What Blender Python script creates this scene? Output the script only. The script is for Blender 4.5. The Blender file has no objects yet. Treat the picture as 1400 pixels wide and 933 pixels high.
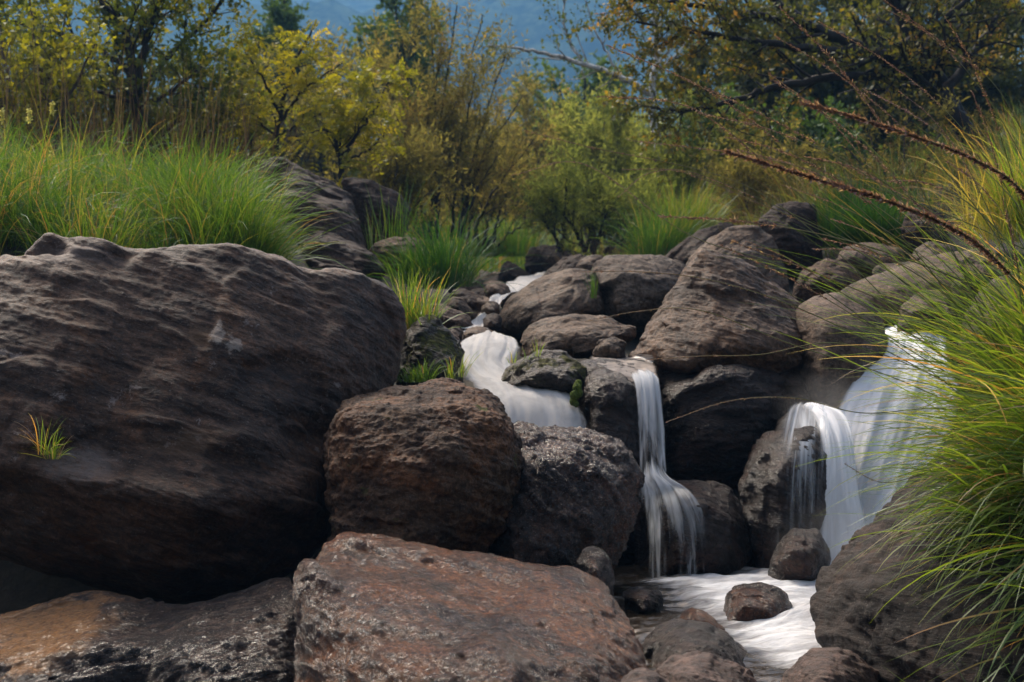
import bpy, bmesh, math, random
import numpy as np
from mathutils import Vector

# ------------------------------------------------------------------ camera, light, exposure
SC = bpy.context.scene
COL = SC.collection
R = math.radians
CAM_Z = 0.97
FPX = 1944.4            # focal length in pixels of the 1400 px wide photograph

cam_d = bpy.data.cameras.new('camera')
cam_d.lens = 50.0
cam_d.sensor_width = 36.0
cam_d.clip_start = 0.05
cam_d.clip_end = 6000
cam_d.dof.use_dof = True
cam_d.dof.focus_distance = 5.0
cam_d.dof.aperture_fstop = 4.8
cam = bpy.data.objects.new('camera', cam_d)
COL.objects.link(cam)
cam.location = (0, 0, CAM_Z)
cam.rotation_euler = (R(90), 0, 0)
SC.camera = cam

SUN_EL, SUN_AZ = 50.0, -32.0     # the sun stands high at the back left
world = bpy.data.worlds.new('World')
SC.world = world
world.use_nodes = True
wn = world.node_tree
sky = wn.nodes.new('ShaderNodeTexSky')
sky.sky_type = 'NISHITA'
sky.sun_disc = False
sky.sun_elevation = R(SUN_EL)
sky.sun_rotation = R(SUN_AZ)
sky.air_density = 1.0
sky.dust_density = 6.0
sky.ozone_density = 0.4
warm = wn.nodes.new('ShaderNodeMix')          # a warm white balance for the whole sky
warm.data_type = 'RGBA'
warm.blend_type = 'MULTIPLY'
warm.inputs[0].default_value = 1.0
warm.inputs[7].default_value = (1.12, 1.0, 0.86, 1)
wn.links.new(sky.outputs[0], warm.inputs[6])
wn.links.new(warm.outputs[2], wn.nodes['Background'].inputs[0])
wn.nodes['Background'].inputs[1].default_value = 0.15

sun_d = bpy.data.lights.new('sun', 'SUN')
sun_d.energy = 3.5
sun_d.angle = R(18.0)
sun_d.color = (1.0, 0.93, 0.82)
sun = bpy.data.objects.new('sun', sun_d)
COL.objects.link(sun)
sdir = Vector((math.sin(R(SUN_AZ)) * math.cos(R(SUN_EL)), math.cos(R(SUN_AZ)) * math.cos(R(SUN_EL)), math.sin(R(SUN_EL))))
sun.rotation_euler = (-sdir).to_track_quat('-Z', 'Y').to_euler()
sun.location = sdir * 50

SC.view_settings.view_transform = 'Standard'
SC.view_settings.look = 'None'
SC.view_settings.exposure = 0.98
SC.view_settings.gamma = 1.0
SC.view_settings.use_curve_mapping = False
try:
    SC.cycles.use_denoising = True
    SC.cycles.max_bounces = 7
    SC.cycles.diffuse_bounces = 4
    SC.cycles.glossy_bounces = 2
    SC.cycles.transmission_bounces = 4
    SC.cycles.transparent_max_bounces = 12
    SC.cycles.volume_bounces = 0
    SC.cycles.caustics_reflective = False
    SC.cycles.caustics_refractive = False
    SC.cycles.sample_clamp_indirect = 4.0
    SC.cycles.sample_clamp_direct = 12.0
except Exception:
    pass

# ------------------------------------------------------------------ helpers

def P(px, py, d):
    """The point the photograph shows at (px, py), d metres in front of the camera."""
    return ((px - 700.0) / FPX * d, d, CAM_Z - (py - 466.5) / FPX * d)


def PA(pts):
    return np.array([P(*p) for p in pts], dtype=float)


_rs = np.random.RandomState(7)
_perm = _rs.permutation(256)
_perm = np.concatenate([_perm, _perm, _perm])
_g = _rs.normal(size=(256, 3))
_g /= np.linalg.norm(_g, axis=1)[:, None]


def noise(p):
    """Gradient noise, about -0.7..0.7, at points p (n, 3)."""
    pi = np.floor(p).astype(np.int64)
    f = p - pi
    pi &= 255
    u = f * f * f * (f * (f * 6 - 15) + 10)
    out = 0
    for dx in (0, 1):
        wx = u[:, 0] if dx else 1 - u[:, 0]
        for dy in (0, 1):
            wy = u[:, 1] if dy else 1 - u[:, 1]
            for dz in (0, 1):
                wz = u[:, 2] if dz else 1 - u[:, 2]
                h = _perm[_perm[_perm[(pi[:, 0] + dx) & 255] + ((pi[:, 1] + dy) & 255)] + ((pi[:, 2] + dz) & 255)]
                g = _g[h]
                out = out + wx * wy * wz * (g[:, 0] * (f[:, 0] - dx) + g[:, 1] * (f[:, 1] - dy) + g[:, 2] * (f[:, 2] - dz))
    return out


def fbm(p, octs=4, gain=0.5, kind='n'):
    a, s, out = 1.0, 1.0, 0
    for i in range(octs):
        n = noise(p * s + 17.3 * i)
        if kind == 'b':
            n = np.abs(n) * 2 - 0.45
        elif kind == 'r':
            n = 0.45 - np.abs(n) * 2
        out = out + a * n
        a *= gain
        s *= 2.03
    return out


def chips(q, soft=9.0):
    """Broken facets: every cell of a jittered lattice carries its own tilted plane."""
    pi = np.floor(q).astype(np.int64)
    num = np.zeros(len(q))
    den = np.zeros(len(q)) + 1e-9
    for dx in (-1, 0, 1):
        for dy in (-1, 0, 1):
            for dz in (-1, 0, 1):
                c = pi + np.array([dx, dy, dz])
                h = _perm[_perm[_perm[c[:, 0] & 255] + (c[:, 1] & 255)] + (c[:, 2] & 255)]
                f = c + 0.5 + 0.28 * _g[(h * 7 + 3) & 255]
                d = q - f
                r2 = (d * d).sum(1)
                w = np.exp(-soft * r2)
                num += w * ((d * _g[h]).sum(1) + 0.35 * _g[(h * 13 + 5) & 255][:, 0])
                den += w
    return num / den


def mesh_np(name, verts, faces, mat=None, smooth=True, attrs=None, uv=None):
    """faces: (m, 3) or (m, 4) array, or a list of such arrays."""
    me = bpy.data.meshes.new(name)
    fl = faces if isinstance(faces, list) else [faces]
    fl = [np.asarray(f, dtype=np.int32) for f in fl if len(f)]
    verts = np.asarray(verts, dtype=np.float32)
    me.vertices.add(len(verts))
    me.vertices.foreach_set('co', verts.ravel())
    loops = np.concatenate([f.ravel() for f in fl])
    tot = np.concatenate([np.full(len(f), f.shape[1], dtype=np.int32) for f in fl])
    start = np.concatenate([[0], np.cumsum(tot)[:-1]]).astype(np.int32)
    me.loops.add(len(loops))
    me.loops.foreach_set('vertex_index', loops)
    me.polygons.add(len(tot))
    me.polygons.foreach_set('loop_start', start)
    me.polygons.foreach_set('loop_total', tot)
    me.update(calc_edges=True)
    if smooth:
        me.polygons.foreach_set('use_smooth', np.ones(len(tot), dtype=bool))
    for k, v in (attrs or {}).items():
        a = me.attributes.new(k, 'FLOAT', 'POINT')
        a.data.foreach_set('value', np.asarray(v, dtype=np.float32))
    if uv is not None:
        l = me.uv_layers.new(name='UVMap')
        l.data.foreach_set('uv', np.asarray(uv, dtype=np.float32)[loops].ravel())
    if mat:
        me.materials.append(mat)
    return me


def link(name, me, parent=None, loc=None):
    o = bpy.data.objects.new(name, me)
    COL.objects.link(o)
    if parent is not None:
        o.parent = parent
    if loc is not None:
        o.location = loc
    return o


def tag(o, label=None, cat=None, group=None, kind=None):
    if label:
        o['label'] = label
    if cat:
        o['category'] = cat
    if group:
        o['group'] = group
    if kind:
        o['kind'] = kind
    return o


def obj_np(name, verts, faces, mat, parent=None, base=None, **kw):
    """One mesh object whose origin sits at base (world coordinates in verts)."""
    v = np.asarray(verts, dtype=float)
    if base is None and parent is None:
        base = np.array([v[:, 0].mean(), v[:, 1].mean(), v[:, 2].min()])
    if parent is not None:
        base = np.array(parent.location)
    me = mesh_np(name, v - base, faces, mat, **kw)
    return link(name, me, parent, None if parent is not None else base)


def empty(name, loc):
    o = bpy.data.objects.new(name, None)
    COL.objects.link(o)
    o.location = loc
    o.empty_display_size = 0.1
    return o


def smooth_poly(pts, n):
    """Catmull-Rom through pts, n samples evenly spread in parameter."""
    p = np.asarray(pts, dtype=float)
    p = np.vstack([2 * p[0] - p[1], p, 2 * p[-1] - p[-2]])
    t = np.linspace(0, len(p) - 3 - 1e-6, n)
    i = t.astype(int)
    f = (t - i)[:, None]
    a, b, c, d = p[i], p[i + 1], p[i + 2], p[i + 3]
    return 0.5 * (2 * b + (c - a) * f + (2 * a - 5 * b + 4 * c - d) * f ** 2 + (3 * b - a - 3 * c + d) * f ** 3)


class Mesher:
    """Collects numpy pieces into one mesh."""
    def __init__(self):
        self.v, self.f3, self.f4, self.a, self.n = [], [], [], {}, 0

    def add(self, v, f, **attrs):
        f = np.asarray(f) + self.n
        (self.f3 if f.shape[1] == 3 else self.f4).append(f)
        self.v.append(v)
        for k, x in attrs.items():
            self.a.setdefault(k, []).append(np.broadcast_to(np.asarray(x, dtype=float), (len(v),)))
        self.n += len(v)

    def arrays(self):
        fs = [np.concatenate(x) for x in (self.f3, self.f4) if x]
        return np.concatenate(self.v), fs, {k: np.concatenate(x) for k, x in self.a.items()}

    def obj(self, name, mat, parent=None, **kw):
        v, f, a = self.arrays()
        return obj_np(name, v, f, mat, parent, attrs=a, **kw)

    def tube(self, pts, r, sides=6, **attrs):
        pts = np.asarray(pts, dtype=float)
        n = len(pts)
        r = np.broadcast_to(np.asarray(r, dtype=float), (n,))
        t = np.gradient(pts, axis=0)
        t /= np.linalg.norm(t, axis=1)[:, None] + 1e-9
        ref = np.array([0.31, 0.87, 0.38]) if abs(t[0] @ np.array([0.31, 0.87, 0.38])) < 0.9 else np.array([1.0, 0, 0])
        u = np.cross(t, ref)
        u /= np.linalg.norm(u, axis=1)[:, None] + 1e-9
        w = np.cross(t, u)
        a = np.arange(sides) / sides * 2 * np.pi
        v = pts[:, None] + r[:, None, None] * (np.cos(a)[None, :, None] * u[:, None] + np.sin(a)[None, :, None] * w[:, None])
        i = np.arange(n - 1)[:, None] * sides
        j = np.arange(sides)[None]
        k = (j + 1) % sides
        f = np.stack([i + j, i + k, i + sides + k, i + sides + j], -1).reshape(-1, 4)
        self.add(v.reshape(-1, 3), f, **attrs)


# ------------------------------------------------------------------ materials
class NT:
    def __init__(self, name):
        self.m = bpy.data.materials.new(name)
        self.m.use_nodes = True
        self.t = self.m.node_tree
        self.t.nodes.clear()
        self.out = self.t.nodes.new('ShaderNodeOutputMaterial')

    def n(self, typ, ins=None, **props):
        nd = self.t.nodes.new('ShaderNode' + typ)
        for k, v in props.items():
            setattr(nd, k, v)
        for k, v in (ins or {}).items():
            s = nd.inputs[k]
            if isinstance(v, bpy.types.NodeSocket):
                self.t.links.new(v, s)
            elif isinstance(v, (tuple, list)) and len(v) == 3 and s.type == 'RGBA':
                s.default_value = (*v, 1)
            else:
                s.default_value = v
        return nd

    def tex(self, co, scale, detail=4, rough=0.5, dist=0.0):
        return self.n('TexNoise', {'Vector': co, 'Scale': scale, 'Detail': detail, 'Roughness': rough, 'Distortion': dist}).outputs['Fac']

    def ramp(self, fac, lo, hi, a=0.0, b=1.0):
        return self.n('MapRange', {'Value': fac, 'From Min': lo, 'From Max': hi, 'To Min': a, 'To Max': b}, interpolation_type='SMOOTHSTEP').outputs[0]

    def mix(self, fac, a, b, mode='MIX'):
        nd = self.t.nodes.new('ShaderNodeMix')
        nd.data_type = 'RGBA'
        nd.blend_type = mode
        for s, v in ((nd.inputs[0], fac), (nd.inputs[6], a), (nd.inputs[7], b)):
            if isinstance(v, bpy.types.NodeSocket):
                self.t.links.new(v, s)
            elif isinstance(v, (tuple, list)):
                s.default_value = (*v[:3], 1)
            else:
                s.default_value = v
        return nd.outputs[2]

    def math(self, op, a, b=0.0):
        nd = self.t.nodes.new('ShaderNodeMath')
        nd.operation = op
        for s, v in ((nd.inputs[0], a), (nd.inputs[1], b)):
            if isinstance(v, bpy.types.NodeSocket):
                self.t.links.new(v, s)
            else:
                s.default_value = v
        return nd.outputs[0]

    def surf(self, shader):
        self.t.links.new(shader, self.out.inputs['Surface'])
        return self.m


def rock_mat(name, dark, light, rust=(0.20, 0.085, 0.035), rust_amt=0.3, lichen=0.25, wet=0.3, moss=0.0, seed=0.0, k=0.74,
             grain=1.0, tilt=0.3, bump=1.0, lichen_col=(0.34, 0.28, 0.25), streak=5.0):
    """Weathered stone: layered brown greys, rust stains, pale lichen crusts, moss, wet sheen."""
    dark, light, rust = [tuple(x * k for x in c) for c in (dark, light, rust)]
    T = NT(name)
    co = T.n('TexCoord').outputs['Object']
    co = T.n('Mapping', {'Vector': co, 'Location': (seed * 3.1, seed * 1.7, seed * 2.3)}).outputs[0]
    ro = T.n('Mapping', {'Vector': co, 'Rotation': (0.25, -tilt, 0.0)}).outputs[0]
    lay = T.n('Mapping', {'Vector': ro, 'Scale': (1.0, 1.0, streak)}).outputs[0]
    n1 = T.tex(lay, 1.5, 7, 0.62, 0.5)
    n2 = T.tex(co, 2.6, 6, 0.62, 0.8)
    n3 = T.tex(co, 42, 6, 0.78)
    n4 = T.tex(lay, 9, 6, 0.7, 0.5)
    c = T.mix(T.ramp(n1, 0.38, 0.62), dark, light)
    c = T.mix(T.ramp(n4, 0.45, 0.66, 0, 0.55), c, tuple(x * 1.7 for x in light))
    c = T.mix(T.ramp(n4, 0.50, 0.34, 0, 0.6), c, tuple(x * 0.55 for x in dark))
    rm = T.math('MULTIPLY', T.ramp(n2, 0.62 - 0.3 * rust_amt, 0.76 - 0.3 * rust_amt), T.ramp(n4, 0.32, 0.58, 0.25, 1.0))
    c = T.mix(T.math('MULTIPLY', rm, min(1.0, 0.35 + rust_amt)), c, rust)
    # grain of light and dark minerals
    c = T.mix(0.85, c, T.mix(T.ramp(n3, 0.36, 0.66), (0.35, 0.33, 0.32), (1.55, 1.5, 1.45)), 'MULTIPLY')
    spk = T.tex(co, 130, 2, 0.5)
    c = T.mix(T.ramp(spk, 0.62, 0.72, 0, 0.35 * grain), c, (0.28, 0.24, 0.21))
    if lichen > 0:
        ln = T.tex(co, 8.0, 8, 0.75, 0.2)
        lg = T.tex(co, 1.4, 3, 0.5)
        lm = T.math('MULTIPLY', T.ramp(ln, 0.66 - 0.14 * lichen, 0.71 - 0.12 * lichen), T.ramp(lg, 0.42, 0.60))
        c = T.mix(T.math('MULTIPLY', lm, 0.7), c, lichen_col)
    rough_v = T.math('ADD', T.ramp(n2, 0.38, 0.62, 0.80 - 0.68 * wet, 0.64 - 0.48 * wet), T.ramp(n3, 0.3, 0.7, -0.05, 0.06))
    nz = T.n('SeparateXYZ', {'Vector': T.n('NewGeometry').outputs['Normal']}).outputs['Z']
    if moss > 0:
        mm = T.math('MULTIPLY', T.ramp(T.tex(co, 5.5, 6, 0.7), 0.64 - 0.25 * moss, 0.70 - 0.2 * moss), T.ramp(nz, -0.35, 0.3))
        mc = T.mix(T.ramp(T.tex(co, 34, 4, 0.7), 0.4, 0.62), (0.030, 0.026, 0.006), (0.085, 0.085, 0.010))
        c = T.mix(mm, c, mc)
        rough_v = T.math('MAXIMUM', rough_v, T.math('MULTIPLY', mm, 0.9))
    b1 = T.tex(lay, 16, 7, 0.75, 0.3)
    b2 = T.tex(co, 55, 6, 0.75)
    h = T.math('ADD', T.math('MULTIPLY', b1, 0.7), T.math('MULTIPLY', b2, 0.3))
    bp = T.n('Bump', {'Height': h, 'Strength': 1.0, 'Distance': 0.024 * bump}).outputs[0]
    bs = T.n('BsdfPrincipled', {'Base Color': c, 'Roughness': rough_v, 'Normal': bp, 'Specular IOR Level': 0.26 + (0.50 if wet > 0.9 else 0.22) * wet})
    return T.surf(bs.outputs[0])


def leaf_mat(name, cols, trans=0.45, gloss=0.04, attr='tint'):
    """cols: list of (pos, rgb); picked by the per-leaf attribute."""
    T = NT(name)
    a = T.n('Attribute', attribute_name=attr).outputs['Fac']
    r = T.t.nodes.new('ShaderNodeValToRGB')
    T.t.links.new(a, r.inputs[0])
    el = r.color_ramp.elements
    while len(el) < len(cols):
        el.new(0.5)
    for e, (p, c) in zip(el, cols):
        e.position = p
        e.color = (*c, 1)
    c = r.outputs[0]
    d = T.n('BsdfDiffuse', {'Color': c}).outputs[0]
    t = T.n('BsdfTranslucent', {'Color': T.mix(1.0, c, (1.5, 1.5, 0.75), 'MULTIPLY')}).outputs[0]
    m = T.n('MixShader', {0: trans, 1: d, 2: t}).outputs[0]
    if gloss > 0:
        g = T.n('BsdfGlossy', {'Color': (0.8, 0.85, 0.9), 'Roughness': 0.45}).outputs[0]
        m = T.n('MixShader', {0: gloss, 1: m, 2: g}).outputs[0]
    return T.surf(m)


def bark_mat(name, a, b, scale=14):
    T = NT(name)
    co = T.n('TexCoord').outputs['Object']
    n = T.tex(T.n('Mapping', {'Vector': co, 'Scale': (1, 1, 0.35)}).outputs[0], scale, 5, 0.65)
    c = T.mix(T.ramp(n, 0.35, 0.65), a, b)
    bp = T.n('Bump', {'Height': n, 'Strength': 0.6, 'Distance': 0.02}).outputs[0]
    return T.surf(T.n('BsdfPrincipled', {'Base Color': c, 'Roughness': 0.8, 'Normal': bp}).outputs[0])

# ------------------------------------------------------------------ the ground
def sstep(x, a, b):
    t = np.clip((x - a) / (b - a), 0, 1)
    return t * t * (3 - 2 * t)


BED_Y = [-10, 3.4, 6.25, 6.75, 7.3, 8, 10, 15, 22, 30, 60, 150]
BED_Z = [-0.4, -0.34, -0.3, 0.55, 0.72, 0.86, 1.16, 1.46, 2.0, 2.5, 4.2, 7.0]


def ground_z(x, y):
    x = np.asarray(x, dtype=float)
    y = np.asarray(y, dtype=float)
    z = np.interp(y, BED_Y, BED_Z)
    cx = np.interp(y, [0, 7, 10, 16, 30], [0.6, 0.1, -0.05, 0.2, 0.6])
    hw = np.interp(y, [0, 7, 9, 20], [1.5, 0.9, 0.9, 1.2])
    l = np.clip(cx - hw - x, 0, None)
    r = np.clip(x - cx - hw, 0, None)
    kl = sstep(y, 5.9, 6.9)
    z = z + kl * (0.62 * sstep(l, 0.0, 0.7) + 0.12 * np.minimum(l, 6) + 0.02 * np.minimum(l, 60))
    z = z + (1 - kl) * 0.55 * sstep(l, 1.9, 3.0)
    kr = sstep(y, 8.4, 12.0)
    z = z + kr * (0.34 * np.minimum(r, 6) * sstep(r, 0, 1.5) + 0.03 * np.minimum(r, 60))
    kn = 1 - sstep(y, 5.6, 6.8)
    z = z + (1 - kr) * kn * (0.30 * sstep(r, -0.2, 0.5) + 0.45 * sstep(r, 0.7, 2.0) + 0.12 * np.minimum(r, 5))
    # unseen slope added behind the viewer, blocking low sky light and reflections
    z = z + 0.75 * np.clip(-3.5 - y, 0, 14) * (0.8 + 0.2 * np.sin(x * 0.4))
    return z


def grid_faces(nu, nv):
    i = np.arange(nv - 1)[:, None] * nu
    j = np.arange(nu - 1)[None]
    return np.stack([i + j, i + j + 1, i + nu + j + 1, i + nu + j], -1).reshape(-1, 4)


T = NT('soil')
co = T.n('TexCoord').outputs['Object']
c = T.mix(T.ramp(T.tex(co, 0.9, 5, 0.6), 0.4, 0.6), (0.016, 0.012, 0.008), (0.030, 0.030, 0.011))
c = T.mix(T.ramp(T.tex(co, 14, 5, 0.7), 0.35, 0.7, 0, 0.7), c, (0.05, 0.038, 0.025))
bp = T.n('Bump', {'Height': T.tex(co, 18, 6, 0.7), 'Strength': 0.8, 'Distance': 0.05}).outputs[0]
M_SOIL = T.surf(T.n('BsdfPrincipled', {'Base Color': c, 'Roughness': 0.9, 'Normal': bp}).outputs[0])

ys = np.concatenate([np.linspace(-30, -8, 16), np.linspace(-7, 3, 14), np.linspace(3.2, 14, 110), np.geomspace(14.2, 170, 60)])
xs = np.concatenate([-np.geomspace(6.2, 110, 26)[::-1], np.linspace(-6, 6, 110), np.geomspace(6.2, 110, 26)])
gx, gy = np.meshgrid(xs, ys)
gz = ground_z(gx, gy)
pp = np.stack([gx.ravel(), gy.ravel(), gz.ravel()], -1)
pp[:, 2] += 0.05 * fbm(pp * 1.3, 4) + 0.25 * fbm(pp * 0.12, 3) * sstep(pp[:, 1], 12, 30)
ground = link('ground', mesh_np('ground', pp, grid_faces(len(xs), len(ys)), M_SOIL))
tag(ground, 'dark stony soil of the stream banks', 'ground', kind='structure')

# ------------------------------------------------------------------ the mountain across the valley
T = NT('forest_slope')
co = T.n('TexCoord').outputs['Object']
c = T.mix(T.ramp(T.tex(co, 0.006, 5, 0.6), 0.42, 0.58), (0.018, 0.036, 0.016), (0.100, 0.135, 0.045))
c = T.mix(T.ramp(T.tex(co, 0.10, 5, 0.7), 0.4, 0.62, 0, 0.75), c, (0.19, 0.22, 0.08))
c = T.mix(T.ramp(T.tex(co, 0.010, 4, 0.6), 0.62, 0.68, 0, 0.8), c, (0.40, 0.40, 0.36))
M_SLOPE = T.surf(T.n('BsdfDiffuse', {'Color': c, 'Roughness': 1.0}).outputs[0])
xs = np.linspace(-760, 760, 300)
ys = np.linspace(150, 1250, 280)
gx, gy = np.meshgrid(xs, ys)
pp = np.stack([gx.ravel(), gy.ravel(), 0 * gx.ravel()], -1)
rise = np.clip(pp[:, 1] - 260, 0, None)
pp[:, 2] = 0.0 + 0.42 * rise + 45 * fbm(pp * 0.0042, 3, kind='r') * sstep(rise, 10, 300) + 12 * fbm(pp * 0.018, 3) * sstep(rise, 0, 120)
pp[:, 2] += 4.0 * (fbm(pp * 0.13, 3, kind='b')) * sstep(rise, 0, 60)
pp[:, 2] = np.minimum(pp[:, 2], 385)
mountain = link('mountain', mesh_np('mountain', pp, grid_faces(len(xs), len(ys)), M_SLOPE))
tag(mountain, 'forested mountain slope fading to blue across the valley', 'mountain', kind='structure')

# ------------------------------------------------------------------ the air: one box of even haze
hv = bmesh.new()
bmesh.ops.create_cube(hv, size=1.0)
hz = bpy.data.meshes.new('haze')
hv.to_mesh(hz)
hv.free()
haze = link('haze', hz)
haze.scale = (1800, 1350, 405)
haze.location = (0, 620, 198)
T = NT('air')
pv = T.n('VolumePrincipled', {'Color': (0.20, 0.50, 1.0), 'Density': 0.00130, 'Anisotropy': 0.15})
T.t.links.new(pv.outputs[0], T.out.inputs['Volume'])
hz.materials.append(T.m)
tag(haze, 'thin blue air between the stream and the mountain', 'haze', kind='stuff')

# ------------------------------------------------------------------ rocks
def shape(outline, d, back=0.5, front=(), shrink=0.72):
    """Corner points of a convex block: its outline seen from the stream at d, a smaller outline behind it and given points in front."""
    o = [(p[0], p[1], p[2] if len(p) > 2 else d) for p in outline]
    cx = sum(p[0] for p in o) / len(o)
    cy = sum(p[1] for p in o) / len(o)
    b = [(cx + (p[0] - cx) * shrink, cy + (p[1] - cy) * shrink, p[2] + back) for p in o]
    return o + b + list(front)


def hull_mesh(shapes):
    bm = bmesh.new()
    for s in shapes:
        vs = [bm.verts.new(P(*p)) for p in s]
        r = bmesh.ops.convex_hull(bm, input=vs)
        junk = [e for e in r['geom_interior'] if isinstance(e, bmesh.types.BMVert)]
        bmesh.ops.delete(bm, geom=junk, context='VERTS')
    bmesh.ops.triangulate(bm, faces=bm.faces)
    me = bpy.data.meshes.new('hull')
    bm.to_mesh(me)
    bm.free()
    return me


def mod_eval(o):
    bpy.context.view_layer.update()
    ev = o.evaluated_get(bpy.context.evaluated_depsgraph_get())
    return bpy.data.meshes.new_from_object(ev)


def np_mesh(me):
    v = np.empty(len(me.vertices) * 3, dtype=np.float32)
    me.vertices.foreach_get('co', v)
    n = len(me.polygons)
    lt = np.empty(n, dtype=np.int32)
    me.polygons.foreach_get('loop_total', lt)
    vi = np.empty(len(me.loops), dtype=np.int32)
    me.loops.foreach_get('vertex_index', vi)
    assert (lt == 4).all()
    return v.reshape(-1, 3).astype(float), vi.reshape(-1, 4)


def vnormals(v, f):
    fn = np.cross(v[f[:, 2]] - v[f[:, 0]], v[f[:, 3]] - v[f[:, 1]])
    n = np.zeros_like(v)
    for k in range(4):
        for c in range(3):
            n[:, c] += np.bincount(f[:, k], fn[:, c], len(v))
    return n / (np.linalg.norm(n, axis=1)[:, None] + 1e-12)


def laplace(v, f, lam, its):
    e = np.concatenate([f[:, [0, 1]], f[:, [1, 2]], f[:, [2, 3]], f[:, [3, 0]]])
    deg = np.bincount(e.ravel(), minlength=len(v)).astype(float)[:, None]
    for i in range(its):
        for l in (lam, -lam * 1.04):
            s = np.zeros_like(v)
            for c in range(3):
                s[:, c] = np.bincount(e[:, 0], v[e[:, 1], c], len(v)) + np.bincount(e[:, 1], v[e[:, 0], c], len(v))
            v = v + l * (s / deg - v)
    return v


ROCKS = {}


def rock(label, shapes, mat, res=26, level=2, rnd=5, big=0.05, strata=0.02, fine=0.006, tilt=0.3, freq=1.0, kind='n', seed=0,
         name='boulder', cat='boulder', group=None, pit=0.0, chip=0.085):
    """A weathered boulder: corner hulls joined, rounded off and broken up by layers, cracks and pits."""
    if shapes and not isinstance(shapes[0], list):
        shapes = [shapes]
    me = hull_mesh(shapes)
    o = link(name, me)
    size = max(max(v.co[i] for v in me.vertices) - min(v.co[i] for v in me.vertices) for i in range(3))
    md = o.modifiers.new('r', 'REMESH')
    md.mode = 'VOXEL'
    md.voxel_size = size / res
    m2 = mod_eval(o)
    o.modifiers.clear()
    v, f = np_mesh(m2)
    v = laplace(v, f, 0.6, rnd)
    m2.vertices.foreach_set('co', v.astype(np.float32).ravel())
    o.data = m2
    sd = o.modifiers.new('s', 'SUBSURF')
    sd.levels = level
    sd.render_levels = level
    m3 = mod_eval(o)
    o.modifiers.clear()
    v, f = np_mesh(m3)
    sh = np.array([seed * 3.7, seed * 1.9, seed * 5.3])
    s = size
    n = vnormals(v, f)
    q = v + sh
    wq = q + 0.10 * s * np.stack([fbm(q * 3 / s + k * 9.1, 2) for k in range(3)], -1)
    d = big * s * fbm(q * 1.9 / s, 3) + chip * s * (0.32 * chips(wq * 2.9 / s, 26.0) + 0.12 * chips(wq * 7.0 / s + 4.4, 26.0))
    v = v + n * d[:, None]
    n = vnormals(v, f)
    q = v + sh
    # layers: ledges of uneven thickness, weathered back in places
    sn = np.array([math.sin(tilt), 0.25, math.cos(tilt)])
    sn /= np.linalg.norm(sn)
    a = (q @ sn)
    al = a[:, None] * sn
    tt = a * 7.5 * freq + 1.1 * fbm(q * 1.4, 3) + 0.5 * fbm((q - al) * 3.0, 2)
    fr = tt - np.floor(tt)
    led = np.where(fr < 0.85, fr / 0.85, (1 - fr) / 0.15) - 0.5
    lm = sstep(fbm(q * 1.7 + 31.0, 3), -0.15, 0.35)
    qs = (q - al) * 2.6 * freq + al * 13.0 * freq
    d = strata * s * (0.9 * led * lm + 0.55 * fbm(qs, 4, 0.55))
    qa = (q - al) * 7.0 * freq + al * 30.0 * freq
    d += fine * ((0.55 if kind == 'b' else 1.2) * fbm(qa, 4, 0.6) + 0.7 * chips((q + 0.02 * np.stack([fbm(q * 8 + k, 2) for k in range(3)], -1)) * 13 * freq, 16.0) + (0.85 if kind == 'b' else 0.5) * fbm(q * 18 * freq, 4, 0.62, kind) + 0.22 * fbm(q * np.array([34, 34, 48]) * freq, 3, 0.6, 'b'))
    if pit:
        d += pit * fbm(q * 9 * freq, 3, 0.55, 'b')
    v = v + n * d[:, None]
    base = np.array([v[:, 0].mean(), v[:, 1].mean(), v[:, 2].min()])
    o.data = mesh_np(name, v - base, f, mat)
    o.location = base
    for m in (me, m2, m3):
        bpy.data.meshes.remove(m)
    tag(o, label, cat, group)
    ROCKS[label] = o
    return o


BR_D, BR_L = (0.0454, 0.0243, 0.0155), (0.1274, 0.0718, 0.0454)
GR_D, GR_L = (0.0670, 0.0436, 0.0286), (0.1782, 0.1203, 0.0806)
RU_D, RU_L = (0.0540, 0.0243, 0.0130), (0.1512, 0.0737, 0.0395)
M_BIG = rock_mat('banded_brown_rock', BR_D, BR_L, rust=(0.1728, 0.0757, 0.0302), rust_amt=0.42, lichen=0.42, wet=0.3, seed=1, tilt=0.32, streak=3.2)
M_FRONT = rock_mat('rusty_damp_rock', (0.0367, 0.0165, 0.0092), (0.1134, 0.0543, 0.0302), rust=(0.2268, 0.0795, 0.0252), rust_amt=0.66, lichen=0.06, wet=0.95, bump=1.9, seed=2, tilt=0.5, streak=2.5)
M_SLAB = rock_mat('wet_dark_slab', (0.0216, 0.0126, 0.0092), (0.0713, 0.0436, 0.0319), rust=(0.20, 0.09, 0.035), rust_amt=0.22, lichen=0.06, wet=0.95, bump=1.6, seed=3, tilt=-0.3)
M_ROUGH = rock_mat('rough_brown_rock', RU_D, (0.1458, 0.0892, 0.0538), rust=(0.2160, 0.0921, 0.0353), rust_amt=0.55, lichen=0.15, wet=0.1, moss=0.12, seed=4, bump=1.5, streak=1.6)
M_WETRED = rock_mat('wet_red_rock', (0.0324, 0.0165, 0.0109), (0.0864, 0.0446, 0.0286), rust=(0.1512, 0.0563, 0.0235), rust_amt=0.5, lichen=0.0, wet=0.95, seed=5, bump=2.2, streak=1.8)
M_DARKWET = rock_mat('black_wet_rock', (0.0108, 0.0056, 0.0038), (0.0367, 0.0194, 0.0126), rust=(0.0810, 0.0291, 0.0126), rust_amt=0.4, lichen=0.0, wet=0.72, seed=6, grain=0.4)
M_MOSSY = rock_mat('mossy_wet_rock', (0.0216, 0.0145, 0.0092), (0.0670, 0.0446, 0.0286), rust=(0.1080, 0.0582, 0.0168), rust_amt=0.3, lichen=0.05, wet=0.6, moss=0.6, seed=7)
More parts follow.
